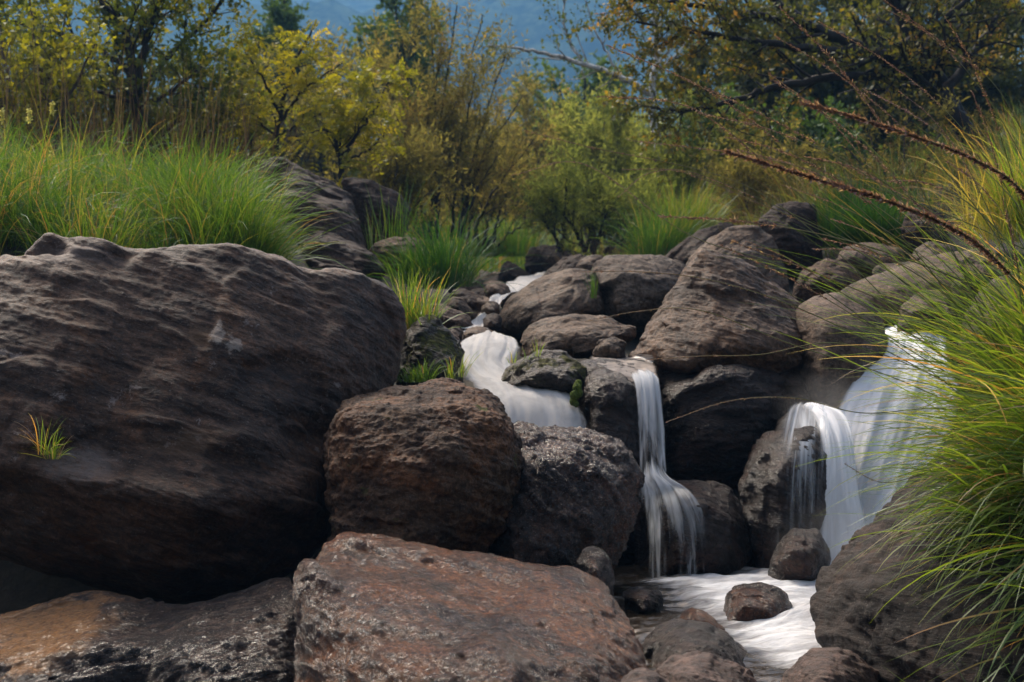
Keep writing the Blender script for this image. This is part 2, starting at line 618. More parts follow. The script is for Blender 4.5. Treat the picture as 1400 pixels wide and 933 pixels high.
M_GREY = rock_mat('grey_river_rock', GR_D, GR_L, rust=(0.1620, 0.0873, 0.0462), rust_amt=0.25, lichen=0.35, wet=0.1, seed=8, streak=2.5)
M_PYR = rock_mat('tan_grey_rock', (0.0518, 0.0291, 0.0176), (0.1458, 0.0892, 0.0554), rust=(0.1944, 0.0970, 0.0437), rust_amt=0.4, lichen=0.3, wet=0.25, seed=9, tilt=0.4, streak=3)
M_DARK = rock_mat('dark_brown_rock', (0.0281, 0.0155, 0.0101), (0.0821, 0.0485, 0.0319), rust=(0.1188, 0.0582, 0.0294), rust_amt=0.2, lichen=0.22, wet=0.1, seed=10)
M_PALE = rock_mat('pale_lichen_rock', GR_D, (0.1782, 0.1339, 0.1025), rust_amt=0.1, lichen=0.7, wet=0.05, seed=11, lichen_col=(0.4320, 0.3589, 0.2772), streak=2.5)
M_BANK = rock_mat('dark_bank_rock', (0.011, 0.007, 0.0055), (0.036, 0.023, 0.017), rust_amt=0.2, lichen=0.05, wet=0.12, seed=14)  # very dark brown stone of the lower right rock
M_PINK = rock_mat('purple_grey_rock', (0.0497, 0.0301, 0.0235), (0.1350, 0.0815, 0.0622), rust_amt=0.2, lichen=0.2, wet=0.45, seed=12, streak=2.5)

# --- the great boulder on the left
rock('huge dark brown layered boulder with a pale split lichen patch on its face', [
    shape([(-80, 420, 5.5), (0, 382, 5.45), (46, 345, 5.5), (84, 328, 5.5), (132, 328, 5.52), (196, 348, 5.55), (215, 640, 5.3), (150, 700, 5.25), (0, 730, 5.2), (-80, 740, 5.2)], 5.6, 1.0,
          [(-60, 560, 4.98), (60, 610, 4.92), (70, 400, 5.38), (135, 480, 5.15), (170, 640, 4.96)]),
    shape([(160, 346, 5.52), (200, 342, 5.54), (250, 331, 5.56), (325, 329, 5.6), (402, 350, 5.68), (482, 371, 5.8), (532, 394, 5.9), (556, 432, 5.95), (550, 520, 5.9), (500, 575, 5.7), (455, 610, 5.5), (440, 690, 5.45), (300, 740, 5.3), (170, 700, 5.25)], 5.7, 1.0,
          [(250, 450, 5.28), (340, 420, 5.45), (440, 440, 5.6), (500, 470, 5.65), (180, 600, 4.98), (330, 600, 5.05), (430, 560, 5.35)]),
    shape([(-80, 640, 5.2), (60, 600, 5.2), (300, 600, 5.2), (440, 640, 5.4), (448, 738, 5.4), (388, 792, 5.4), (240, 835, 5.4), (160, 800, 5.25), (60, 775, 5.25), (-80, 755, 5.25)], 5.3, 0.8,
          [(-60, 640, 4.92), (120, 650, 4.82), (280, 690, 4.85), (400, 680, 5.1), (230, 780, 5.0), (60, 725, 4.95)]),
], M_BIG, res=38, level=3, rnd=1, big=0.024, strata=0.009, fine=0.0062, tilt=0.32, seed=1, freq=0.9, chip=0.07)

# the pale split crust on its face
def stain(mat, spots, wobble=0.085, scale=16.0, soft=(1.05, 0.85), amt=0.85):
    """Stains of a shape of their own: (px, py, depth, rx, rz, colour)."""
    mt = NT.__new__(NT)
    mt.m, mt.t = mat, mat.node_tree
    bs = [n for n in mt.t.nodes if n.type == 'BSDF_PRINCIPLED'][0]
    old = bs.inputs['Base Color'].links[0].from_socket
    pos = mt.n('NewGeometry').outputs['Position']
    wob = mt.n('TexNoise', {'Vector': pos, 'Scale': scale, 'Detail': 6.0, 'Roughness': 0.7})
    pw = mt.n('VectorMath', {0: pos, 1: mt.n('VectorMath', {0: wob.outputs['Color'], 'Scale': wobble}, operation='SCALE').outputs[0]}, operation='ADD').outputs[0]
    for (px, py, dd, rx, rz, colr) in spots:
        cx, _, cz = P(px, py, dd)
        dv = mt.n('VectorMath', {0: pw, 1: (cx + wobble / 2, 0, cz + wobble / 2)}, operation='SUBTRACT').outputs[0]
        dv = mt.n('VectorMath', {0: dv, 1: (1 / rx, 0, 1 / rz)}, operation='MULTIPLY').outputs[0]
        ds = mt.n('VectorMath', {0: dv}, operation='LENGTH').outputs['Value']
        k = mt.math('MULTIPLY', mt.ramp(ds, soft[0], soft[1], 0, amt), mt.ramp(mt.tex(pos, 34, 5, 0.7), 0.30, 0.55, 0.45, 1.0))
        old = mt.mix(k, old, colr)
    mt.t.links.new(old, bs.inputs['Base Color'])


stain(M_BIG, [(274, 462, 5.25, 0.060, 0.045, (0.19, 0.11, 0.06)), (293, 457, 5.25, 0.026, 0.050, (0.40, 0.34, 0.29)), (318, 470, 5.25, 0.030, 0.032, (0.40, 0.34, 0.29))], 0.13, 20.0, (1.1, 0.6), 0.6)
stain(M_BIG, [(250, 605, 5.0, 0.16, 0.05, (0.13, 0.075, 0.040)), (110, 355, 5.6, 0.18, 0.05, (0.24, 0.18, 0.15)), (100, 640, 4.9, 0.15, 0.06, (0.20, 0.165, 0.15))], 0.22, 6.0, (1.2, 0.3), 0.6)
stain(M_SLAB, [(40, 862, 4.4, 0.26, 0.075, (0.34, 0.165, 0.06))], 0.26, 9.0, (1.1, 0.5), 0.9)

# --- front rust boulder
rock('broad rust brown boulder in front of the rough block, its flat top sloping down', [
    shape([(398, 768, 4.15), (430, 743, 4.35), (457, 729, 4.5), (560, 742, 4.65), (650, 757, 4.7), (740, 768, 4.65), (800, 776, 4.6), (842, 808, 4.5), (876, 850, 4.35), (900, 915, 4.15), (910, 1010, 4.0), (860, 1080, 3.9), (430, 1080, 3.8), (404, 960, 3.95), (400, 850, 4.05)], 4.3, 0.5,
          [(478, 815, 3.95), (500, 930, 3.68), (540, 1040, 3.5), (700, 1040, 3.4), (840, 1030, 3.6), (700, 860, 3.85), (820, 900, 3.85)])
], M_FRONT, res=30, level=3, rnd=1, big=0.022, strata=0.010, fine=0.007, tilt=0.5, seed=2, freq=1.25, chip=0.08)

# --- wet slab bottom left
rock('low wet black slab in the bottom left corner, its left end orange and dry', [
    shape([(-90, 858, 4.6), (0, 843, 4.65), (60, 824, 4.7), (110, 808, 4.75), (162, 806, 4.75), (205, 818, 4.75), (226, 834, 4.7), (240, 960, 4.3), (100, 1040, 4.0), (-90, 1040, 4.0)], 4.5, 0.4,
          [(0, 900, 4.2), (120, 870, 4.25), (200, 880, 4.3), (60, 960, 3.95)]),
    shape([(190, 838, 4.7), (260, 826, 4.75), (330, 808, 4.8), (396, 786, 4.85), (416, 800, 4.7), (418, 940, 4.3), (400, 1040, 4.0), (180, 1040, 4.0)], 4.5, 0.4,
          [(230, 880, 4.2), (330, 870, 4.2), (390, 860, 4.3), (280, 930, 4.0), (380, 960, 4.05)]),
], M_SLAB, res=34, level=3, rnd=1, big=0.022, strata=0.018, fine=0.008, tilt=-0.3, seed=3, freq=1.1, chip=0.06)

# --- the two blocks in the middle
rock('rough brown block with knobbly skin in the centre, leaning on a wet red rock', [
    shape([(446, 640, 5.3), (448, 584, 5.3), (466, 546, 5.4), (496, 536, 5.45), (560, 527, 5.5), (626, 521, 5.5), (662, 528, 5.45), (694, 556, 5.4), (714, 588, 5.35), (719, 618, 5.3), (712, 660, 5.25), (694, 712, 5.2), (655, 765, 5.15), (600, 800, 5.1), (452, 790, 5.1), (446, 720, 5.2), (438, 665, 5.25)], 5.3, 0.4,
          [(500, 620, 4.92), (560, 640, 4.85), (620, 620, 4.9), (650, 680, 4.9), (490, 740, 4.9), (560, 770, 4.85), (520, 570, 5.05), (620, 560, 5.05), (472, 570, 5.06), (680, 572, 5.10), (462, 640, 5.0), (698, 630, 5.04), (464, 735, 4.96), (664, 715, 4.95)])
], M_ROUGH, res=26, level=3, rnd=3, big=0.022, strata=0.018, fine=0.008, tilt=0.1, seed=4, kind='b', freq=1.5)

rock('wet glistening dark red boulder right of the rough brown block', [
    shape([(640, 610, 5.6), (690, 582, 5.7), (740, 577, 5.75), (800, 584, 5.75), (846, 602, 5.7), (878, 636, 5.6), (884, 680, 5.5), (870, 725, 5.45), (845, 755, 5.4), (800, 830, 5.35), (640, 830, 5.35)], 5.5, 0.35,
          [(720, 640, 5.25), (790, 620, 5.35), (840, 650, 5.35), (700, 740, 5.05), (780, 740, 5.1), (830, 710, 5.25), (700, 800, 5.0)])
], M_WETRED, res=26, level=3, rnd=3, big=0.025, strata=0.016, fine=0.010, tilt=0.9, seed=5, kind='b', freq=1.5)

rock('small egg shaped red stone wedged upright between the front boulder and the pool', [
    shape([(788, 770), (796, 752), (815, 744), (832, 758), (840, 790), (842, 830), (800, 835)], 5.0, 0.15, [(812, 775, 4.88), (820, 815, 4.86)])
], M_WETRED, res=16, level=3, rnd=3, big=0.03, strata=0.01, fine=0.004, seed=6, name='stone', cat='stone')

rock('small black stone awash at the left edge of the pool', [
    shape([(845, 815), (868, 801), (905, 808), (912, 826), (900, 850), (860, 850)], 5.15, 0.2, [(875, 812, 5.0), (880, 835, 4.98)])
], M_DARKWET, res=16, level=3, rnd=3, big=0.04, strata=0.02, fine=0.006, seed=7, name='stone', cat='stone')

rock('dark red stone standing in the middle of the white pool', [
    shape([(986, 840), (992, 814), (1006, 800), (1042, 797), (1072, 806), (1088, 835), (1078, 880), (990, 880)], 5.1, 0.22, [(1010, 828, 4.95), (1050, 830, 4.95), (1060, 850, 4.95), (1000, 860, 4.96)])
], M_WETRED, res=18, level=3, rnd=1, big=0.03, strata=0.014, fine=0.005, seed=8, name='stone', cat='stone')

rock('smooth black wet rock at the outlet of the pool, beside the front boulder', [
    shape([(872, 880), (890, 858), (922, 844), (966, 849), (1002, 870), (1040, 912), (1052, 980), (880, 1000)], 4.5, 0.3, [(930, 880, 4.28), (980, 890, 4.26), (1000, 940, 4.15), (910, 950, 4.15)])
], M_DARKWET, res=20, level=3, rnd=1, big=0.03, strata=0.014, fine=0.005, tilt=-0.3, seed=9)

rock('small pointed rust stone on top of the smooth black rock', [
    shape([(926, 850), (932, 836), (944, 827), (972, 838), (994, 862), (990, 885), (930, 885)], 4.72, 0.16, [(950, 845, 4.62), (970, 862, 4.6)])
], M_FRONT, res=16, level=3, rnd=3, big=0.03, strata=0.012, fine=0.004, seed=10, name='stone', cat='stone')

rock('purple grey stone cut off by the bottom edge below the smooth black rock', [
    shape([(880, 935), (900, 910), (942, 897), (992, 899), (1036, 924), (1056, 1000), (870, 1000)], 4.02, 0.25, [(940, 925, 3.85), (1000, 940, 3.85), (950, 980, 3.75)])
], M_PINK, res=18, level=3, rnd=1, big=0.03, strata=0.012, fine=0.006, seed=11)

rock('low grey stone between the front boulder and the purple grey stone', [
    shape([(835, 945), (868, 912), (905, 918), (930, 950), (930, 1000), (840, 1000)], 3.86, 0.2, [(880, 940, 3.72), (890, 970, 3.68)])
], M_PINK, res=16, level=3, rnd=3, big=0.03, strata=0.012, fine=0.005, seed=12, name='stone', cat='stone')

rock('grey brown stone at the bottom edge in front of the big grassy rock', [
    shape([(1050, 945), (1088, 900), (1130, 880), (1172, 889), (1205, 930), (1215, 1000), (1040, 1000)], 4.0, 0.3, [(1120, 915, 3.82), (1160, 930, 3.82), (1120, 970, 3.72)])
], M_PINK, res=18, level=3, rnd=1, big=0.03, strata=0.014, fine=0.006, seed=13)

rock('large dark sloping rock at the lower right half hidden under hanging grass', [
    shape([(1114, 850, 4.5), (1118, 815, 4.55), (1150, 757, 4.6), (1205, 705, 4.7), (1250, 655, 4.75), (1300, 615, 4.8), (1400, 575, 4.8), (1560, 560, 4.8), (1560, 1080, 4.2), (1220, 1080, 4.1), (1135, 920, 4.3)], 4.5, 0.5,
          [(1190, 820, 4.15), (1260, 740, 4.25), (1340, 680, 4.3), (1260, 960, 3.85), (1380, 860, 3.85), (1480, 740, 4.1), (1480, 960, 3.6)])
], M_BANK, res=30, level=3, rnd=3, big=0.025, strata=0.012, fine=0.007, tilt=0.6, seed=14, freq=1.2)

# --- the step with the falls
rock('dark wet ledge rock left of the thin waterfall, water filming over its top', [
    shape([(786, 560, 6.5), (790, 500, 6.6), (832, 489, 6.7), (880, 499, 6.65), (898, 518, 6.55), (895, 640, 6.4), (880, 760, 6.3), (780, 760, 6.3)], 6.5, 0.6,
          [(812, 530, 6.25), (850, 522, 6.25), (884, 530, 6.3), (830, 640, 6.12), (870, 700, 6.12), (800, 487, 7.2), (890, 488, 7.2)])
], M_DARKWET, res=22, level=3, rnd=3, big=0.02, strata=0.012, fine=0.008, tilt=0.2, seed=15, kind='b')

rock('low mossy hump of rock above the middle cascade', [
    shape([(678, 522), (698, 497), (738, 482), (790, 485), (815, 505), (800, 532), (760, 540), (700, 540)], 6.65, 0.35, [(730, 510, 6.4), (775, 510, 6.38), (700, 528, 6.45), (780, 530, 6.38)])
], M_MOSSY, res=20, level=3, rnd=1, big=0.025, strata=0.014, fine=0.008, seed=16, kind='b')

rock('tall pointed tan boulder above the falls', [
    shape([(846, 492, 7.0), (880, 440, 7.15), (928, 372, 7.1), (953, 345, 7.1), (985, 341, 7.1), (1012, 351, 7.1), (1052, 386, 7.1), (1102, 418, 7.1), (1128, 452, 7.05), (1130, 520, 7.0), (1100, 560, 6.95), (900, 520, 6.9)], 7.1, 0.7,
          [(900, 470, 6.75), (960, 420, 6.85), (1000, 470, 6.6), (1060, 470, 6.65), (930, 505, 6.62)]),
], M_PYR, res=28, level=3, rnd=1, big=0.022, strata=0.010, fine=0.007, tilt=0.4, seed=17, freq=1.1)

rock('black wet rock wall under the tall pointed boulder, right of the thin waterfall', [
    shape([(886, 510, 6.9), (930, 492, 6.9), (1000, 480, 6.9), (1090, 500, 6.9), (1120, 540, 6.8), (1090, 600, 6.7), (1050, 660, 6.6), (1000, 690, 6.6), (900, 690, 6.6)], 6.8, 0.6,
          [(930, 530, 6.55), (1000, 510, 6.5), (1060, 540, 6.5), (960, 600, 6.45), (1030, 600, 6.45)]),
], M_DARKWET, res=26, level=3, rnd=1, big=0.025, strata=0.014, fine=0.007, tilt=-0.1, seed=50, freq=1.2)

rock('rounded smooth grey boulder right of the tall pointed one, above the right waterfall', [
    shape([(1080, 430), (1106, 404), (1150, 399), (1190, 409), (1213, 435), (1214, 490), (1190, 540), (1100, 590), (1075, 520)], 7.0, 0.5, [(1130, 450, 6.65), (1175, 460, 6.68), (1130, 530, 6.6), (1170, 520, 6.65)])
], M_GREY, res=24, level=3, rnd=7, big=0.025, strata=0.008, fine=0.004, tilt=0.6, seed=18, chip=0.02)

rock('dark rock in the falls washed over by a thin veil of water', [
    shape([(1008, 660, 6.2), (1030, 610, 6.3), (1065, 572, 6.4), (1092, 553, 6.45), (1122, 549, 6.45), (1148, 580, 6.35), (1160, 700, 6.2), (1150, 830, 6.1), (1050, 830, 6.1), (1015, 720, 6.1)], 6.3, 0.4,
          [(1060, 640, 5.95), (1100, 600, 6.05), (1130, 640, 6.0), (1070, 720, 5.9), (1120, 720, 5.9)])
], M_DARKWET, res=22, level=3, rnd=3, big=0.025, strata=0.012, fine=0.006, tilt=0.7, seed=19)

rock('black rounded rock below the thin waterfall, water fanning over it', [
    shape([(866, 700), (890, 670), (925, 652), (962, 655), (1002, 668), (1030, 715), (1034, 830), (866, 830)], 6.15, 0.35, [(910, 690, 5.95), (960, 690, 5.9), (1000, 710, 5.95), (930, 770, 5.85), (990, 770, 5.85)])
], M_DARKWET, res=22, level=3, rnd=3, big=0.025, strata=0.010, fine=0.005, seed=20)

rock('small rounded dark stone at the foot of the veiled rock', [
    shape([(1048, 780), (1060, 745), (1085, 720), (1114, 722), (1136, 752), (1132, 820), (1055, 820)], 5.75, 0.25, [(1080, 750, 5.58), (1105, 780, 5.56), (1115, 745, 5.62)])
], M_DARKWET, res=18, level=3, rnd=2, big=0.03, strata=0.012, fine=0.004, seed=21, name='stone', cat='stone')

rock('dark rock face behind the wide right waterfall', [
    shape([(1120, 580, 7.2), (1200, 520, 7.3), (1240, 500, 7.35), (1330, 480, 7.35), (1420, 490, 7.3), (1420, 830, 6.9), (1120, 830, 6.9)], 7.2, 0.4,
          [(1180, 620, 6.95), (1260, 560, 7.0), (1320, 560, 6.95), (1250, 740, 6.7), (1340, 740, 6.65)])
], M_DARKWET, res=22, level=3, rnd=3, big=0.02, strata=0.012, fine=0.007, seed=22)

rock('low brown rock with a mossy flank under the spiky grass tuft', [
    shape([(540, 530), (548, 470), (578, 425), (610, 445), (635, 478), (640, 520), (600, 560), (540, 570)], 6.6, 0.4, [(575, 470, 6.4), (610, 490, 6.4), (580, 520, 6.35), (615, 520, 6.4)])
], M_MOSSY, res=20, level=3, rnd=1, big=0.025, strata=0.014, fine=0.007, seed=23)

rock('long low grey rock with a white front edge on the shelf above the mossy hump', [
    shape([(706, 478), (718, 450), (742, 437), (772, 431), (832, 432), (876, 445), (872, 465), (820, 492), (712, 496)], 7.4, 0.4, [(745, 458, 7.12), (800, 455, 7.1), (850, 458, 7.15), (740, 485, 7.08), (800, 485, 7.06)])
], M_GREY, res=22, level=3, rnd=3, big=0.03, strata=0.016, fine=0.005, tilt=-0.25, seed=24)

rock('small broken grey stone tucked under the right end of the long low rock', [
    shape([(808, 485), (818, 464), (840, 460), (858, 470), (855, 492), (815, 495)], 7.0, 0.12, [(830, 472, 6.92), (845, 480, 6.92)])
], M_PALE, res=14, level=3, rnd=1, big=0.05, strata=0.03, fine=0.004, seed=25, name='stone', cat='stone')

rock('sloping grey boulder rising from the stream to a grass sprig', [
    shape([(668, 455), (674, 438), (690, 410), (738, 383), (785, 368), (822, 372), (832, 440), (800, 460), (700, 470)], 8.6, 0.6, [(720, 420, 8.3), (780, 400, 8.3), (810, 420, 8.3), (740, 452, 8.2)])
], M_GREY, res=22, level=3, rnd=1, big=0.03, strata=0.010, fine=0.005, tilt=-0.5, seed=26)

rock('broad grey boulder with white lichen along its top behind the tall pointed boulder', [
    shape([(806, 375), (820, 356), (850, 348), (900, 350), (936, 360), (960, 400), (900, 450), (815, 450)], 8.7, 0.7, [(850, 390, 8.4), (910, 395, 8.4), (850, 430, 8.35)])
], M_PALE, res=22, level=3, rnd=1, big=0.03, strata=0.014, fine=0.006, tilt=0.2, seed=27)

# --- upper right group
rock('tilted dark slab behind the grey boulders, grass on its left', [
    shape([(898, 356), (930, 330), (962, 310), (1000, 302), (1014, 316), (985, 350), (940, 375), (900, 375)], 11.0, 0.6, [(960, 330, 10.8), (950, 355, 10.75)])
], M_DARK, res=20, level=3, rnd=3, big=0.03, strata=0.02, fine=0.006, tilt=-0.7, seed=28)
rock('square faced dark grey block behind the tall pointed boulder', [
    shape([(930, 362), (962, 330), (992, 309), (1032, 307), (1062, 328), (1080, 385), (1070, 425), (980, 425), (940, 395)], 9.6, 0.6, [(985, 345, 9.35), (1035, 345, 9.35), (1045, 395, 9.3), (980, 385, 9.3)])
], M_GREY, res=22, level=3, rnd=1, big=0.025, strata=0.010, fine=0.006, tilt=-0.6, seed=29)
rock('upright black stone with a flat top left of the bright green tuft', [
    shape([(1034, 302), (1060, 277), (1085, 281), (1114, 277), (1113, 310), (1128, 350), (1110, 380), (1050, 380)], 10.3, 0.5, [(1070, 310, 10.1), (1095, 340, 10.1)])
], M_DARK, res=20, level=3, rnd=1, big=0.03, strata=0.014, fine=0.007, seed=30)
rock('reddish brown stone under the bright green tuft', [
    shape([(1082, 400), (1095, 372), (1130, 350), (1165, 360), (1180, 385), (1160, 420), (1090, 425)], 9.0, 0.4, [(1120, 380, 8.8), (1145, 390, 8.8)])
], M_ROUGH, res=18, level=3, rnd=1, big=0.03, strata=0.014, fine=0.005, seed=31)
rock('dull grey stone behind the long smooth slab', [
    shape([(1138, 365), (1155, 338), (1190, 330), (1235, 340), (1245, 375), (1200, 395), (1150, 395)], 9.8, 0.4, [(1170, 350, 9.6), (1205, 360, 9.6)])
], M_GREY, res=18, level=3, rnd=1, big=0.03, strata=0.014, fine=0.005, seed=32)
rock('pale small stone lying on the upper edge of the long smooth slab', [
    shape([(1190, 375), (1196, 362), (1215, 359), (1255, 358), (1262, 372), (1240, 388), (1195, 388)], 9.0, 0.2, [(1215, 370, 8.9), (1240, 370, 8.9)])
], M_PALE, res=16, level=3, rnd=3, big=0.03, strata=0.014, fine=0.004, seed=33, name='stone', cat='stone')
rock('long smooth grey slab sloping up to the right behind the rounded grey boulder', [
    shape([(1120, 420), (1160, 390), (1215, 367), (1290, 345), (1400, 335), (1420, 400), (1320, 440), (1230, 470), (1140, 450)], 8.2, 0.7, [(1200, 400, 8.0), (1290, 375, 7.9), (1250, 430, 7.85), (1340, 400, 7.85)])
], M_GREY, res=24, level=3, rnd=5, big=0.015, strata=0.004, fine=0.004, tilt=0.3, seed=34, chip=0.02)
rock('brown stone at the head of the right waterfall', [
    shape([(1220, 455), (1232, 420), (1262, 398), (1300, 395), (1330, 420), (1330, 462), (1270, 470)], 7.3, 0.35, [(1260, 425, 7.1), (1300, 430, 7.1)])
], M_PYR, res=18, level=3, rnd=1, big=0.03, strata=0.016, fine=0.006, seed=35)
rock('rough brown block behind the foreground grass on the right', [
    shape([(1300, 380), (1312, 352), (1345, 340), (1390, 345), (1410, 380), (1400, 430), (1310, 430)], 7.2, 0.35, [(1340, 375, 7.0), (1370, 385, 7.0)])
], M_PYR, res=18, level=3, rnd=1, big=0.03, strata=0.016, fine=0.006, seed=36)
rock('pale lichen crusted boulder at the right edge behind the foreground grass', [
    shape([(1310, 470), (1320, 420), (1350, 385), (1400, 365), (1480, 360), (1500, 500), (1400, 560), (1320, 540)], 6.0, 0.45, [(1350, 440, 5.8), (1420, 410, 5.75), (1400, 490, 5.7)])
], M_PALE, res=22, level=3, rnd=3, big=0.025, strata=0.010, fine=0.006, seed=37)
rock('dark stone half sunk in tall grass on the right bank', [
    shape([(1232, 320), (1238, 292), (1262, 280), (1292, 292), (1300, 330), (1280, 355), (1240, 350)], 10.0, 0.35, [(1262, 305, 9.8), (1275, 325, 9.8)])
], M_DARK, res=16, level=3, rnd=1, big=0.03, strata=0.014, fine=0.006, seed=38)
rock('grey brown stone below the dark stone in tall grass', [
    shape([(1240, 372), (1248, 340), (1275, 330), (1310, 340), (1320, 370), (1290, 385)], 9.4, 0.3, [(1270, 355, 9.2), (1290, 360, 9.2)])
], M_GREY, res=16, level=3, rnd=1, big=0.03, strata=0.014, fine=0.006, seed=39)

# --- upper left group
rock('tall dark layered boulder on the left bank beside the grass', [
    shape([(330, 300, 9.8), (345, 245, 9.9), (372, 222, 10), (412, 224, 10), (458, 244, 10), (482, 262, 9.9), (503, 305, 9.8), (505, 345, 9.7), (470, 370, 9.6), (350, 390, 9.6)], 9.8, 0.8,
          [(400, 270, 9.5), (460, 280, 9.55), (480, 315, 9.45), (420, 330, 9.4), (470, 345, 9.45)]),
    shape([(400, 345), (440, 325), (480, 335), (520, 352), (525, 385), (500, 410), (400, 420)], 9.3, 0.5, [(440, 360, 9.05), (500, 370, 9.05), (460, 395, 9.0)]),
], M_DARK, res=28, level=3, rnd=1, big=0.035, strata=0.026, fine=0.007, tilt=0.25, seed=40)
rock('black slanting slab leaning behind the tall layered boulder', [
    shape([(466, 245), (480, 240), (505, 245), (545, 262), (564, 285), (560, 310), (548, 340), (500, 350), (478, 300)], 11.0, 0.5, [(510, 275, 10.8), (545, 300, 10.85), (515, 325, 10.8)])
], M_DARK, res=20, level=3, rnd=3, big=0.02, strata=0.010, fine=0.006, seed=41)
rock('low brown stone behind the spiky grass tuft', [
    shape([(500, 350), (510, 332), (535, 323), (570, 326), (592, 340), (590, 370), (510, 375)], 9.9, 0.4, [(540, 340, 9.7), (565, 350, 9.7)])
], M_ROUGH, res=16, level=3, rnd=1, big=0.03, strata=0.014, fine=0.005, seed=42)

# --- stones in the upper stream
FAR = [
    ('flat topped dark boulder standing where the stream leaves the bushes', [(716, 362), (720, 340), (742, 334), (775, 336), (800, 350), (806, 372), (720, 378)], 16.0, M_DARK, 'boulder'),
    ('narrow dark stone lying aslant below the flat topped far boulder', [(735, 392), (742, 372), (765, 356), (790, 348), (815, 352), (812, 375), (770, 395)], 12.5, M_DARK, 'stone'),
    ('small tan stone with a pale top beside the sloping grey boulder', [(786, 372), (792, 354), (815, 346), (830, 352), (825, 378), (795, 385)], 11.5, M_PYR, 'stone'),
    ('triangular dark stone left of the flat topped far boulder', [(680, 385), (684, 362), (692, 354), (712, 365), (735, 385), (700, 395)], 14.0, M_DARK, 'stone'),
    ('round grey cobble standing in mid stream, the most regular of the stream stones', [(660, 405), (663, 390), (676, 382), (690, 384), (700, 396), (698, 410), (675, 415)], 10.5, M_GREY, 'stone'),
    ('dark wedge shaped stone left of the round cobble', [(612, 410), (618, 396), (640, 396), (662, 406), (664, 420), (650, 436), (630, 425)], 9.8, M_DARK, 'stone'),
    ('pointed brown stone on the left side of the upper stream', [(608, 425), (614, 408), (628, 404), (640, 418), (650, 436), (620, 440)], 9.2, M_PYR, 'stone'),
    ('pale angular stone beside the narrow white rill', [(656, 428), (660, 414), (672, 410), (684, 416), (680, 432), (660, 436)], 9.0, M_PALE, 'stone'),
    ('long brown stone along the left edge of the narrow rill', [(580, 432), (588, 412), (610, 416), (640, 432), (652, 448), (640, 456), (590, 450)], 8.2, M_PYR, 'stone'),
    ('dark rounded stone pressed against the foot of the sloping grey boulder', [(660, 446), (662, 432), (674, 426), (686, 432), (686, 452), (666, 456)], 8.2, M_DARK, 'stone'),
    ('brown stone just above the white pool of the middle cascade', [(628, 464), (632, 452), (648, 446), (670, 450), (684, 460), (670, 470), (632, 472)], 7.7, M_PYR, 'stone'),
    ('flat pale stone at the head of the middle cascade', [(638, 470), (655, 463), (675, 458), (700, 460), (712, 468), (700, 476), (645, 478)], 7.45, M_PALE, 'stone'),
    ('small dark stone at the lower end of the long brown stone', [(608, 462), (612, 448), (626, 444), (636, 454), (632, 468), (614, 470)], 7.9, M_DARK, 'stone'),
    ('light slab lying low under the spiky grass tuft', [(575, 450), (585, 436), (612, 448), (632, 466), (630, 478), (590, 474)], 7.2, M_PYR, 'stone'),
]
for i, (lb, ol, d, m, nm) in enumerate(FAR):
    cx = sum(p[0] for p in ol) / len(ol)
    cy = sum(p[1] for p in ol) / len(ol)
    rock(lb, [shape(ol, d, 0.025 * d, [(cx - 5, cy - 2, d - 0.016 * d), (cx + 6, cy + 5, d - 0.018 * d)])], m, res=14, level=3, rnd=3, big=0.03, strata=0.012,
         fine=0.0006 * d, seed=60 + i, name=nm, cat=nm)

# the many cobbles of the upper stream bed: nothing tells them apart
rng = np.random.RandomState(21)
COB = []
for i in range(70):
    d = rng.uniform(8.2, 19)
    px = np.interp(d, [8, 10, 14, 20], [640, 665, 700, 730]) + rng.uniform(-1, 1) * np.interp(d, [8, 10, 14, 20], [40, 62, 85, 85])
    x = (px - 700) / FPX * d
    z = float(ground_z(x, d))
    COB.append((x, d, z, rng.uniform(0.07, 0.17) * (1 + (d - 8) * 0.06)))
protos = []
for i, m in enumerate((M_GREY, M_DARK, M_PYR, M_PALE)):
    a = rng.normal(size=(14, 3))
    a /= np.linalg.norm(a, axis=1)[:, None]
    pts = a * np.array([1.0, 0.85, 0.62]) * 0.12
    o = rock('proto%d' % i, [[(700 + p[0] / 10 * FPX, 466.5 - p[2] / 10 * FPX, 10 + p[1]) for p in pts]], m, res=14, level=2, rnd=3, big=0.04, strata=0.015, fine=0.003, seed=90 + i,
             name='cobble', cat='cobble')
    protos.append(o)
for i, (x, y, z, s) in enumerate(COB):
    p = protos[i % 4]
    o = p if i < 4 else p.copy()
    if i >= 4:
        COL.objects.link(o)
    o.scale = (s / 0.12, s / 0.12, s / 0.12)
    o.location = (x, y, z - 0.25 * s)
    o.rotation_euler = (rng.uniform(-0.3, 0.3), rng.uniform(-0.3, 0.3), rng.uniform(0, 6.3))
    tag(o, 'one of the many rounded cobbles lying in the bed of the upper stream', 'cobble', 'cobbles in the upper stream bed')

# ------------------------------------------------------------------ water
from mathutils.bvhtree import BVHTree


def bvh_of(objs):
    vs, fs, n = [], [], 0
    for o in objs:
        me = o.data
        v = np.empty(len(me.vertices) * 3, dtype=np.float32)
        me.vertices.foreach_get('co', v)
        v = v.reshape(-1, 3) * np.array(o.scale) + np.array(o.location)
        f = np.empty(len(me.loops), dtype=np.int32)
        me.loops.foreach_get('vertex_index', f)
        vs.append(v)
        fs.append(f.reshape(-1, 4) + n)
        n += len(v)
    return BVHTree.FromPolygons(np.concatenate(vs).tolist(), np.concatenate(fs).tolist())


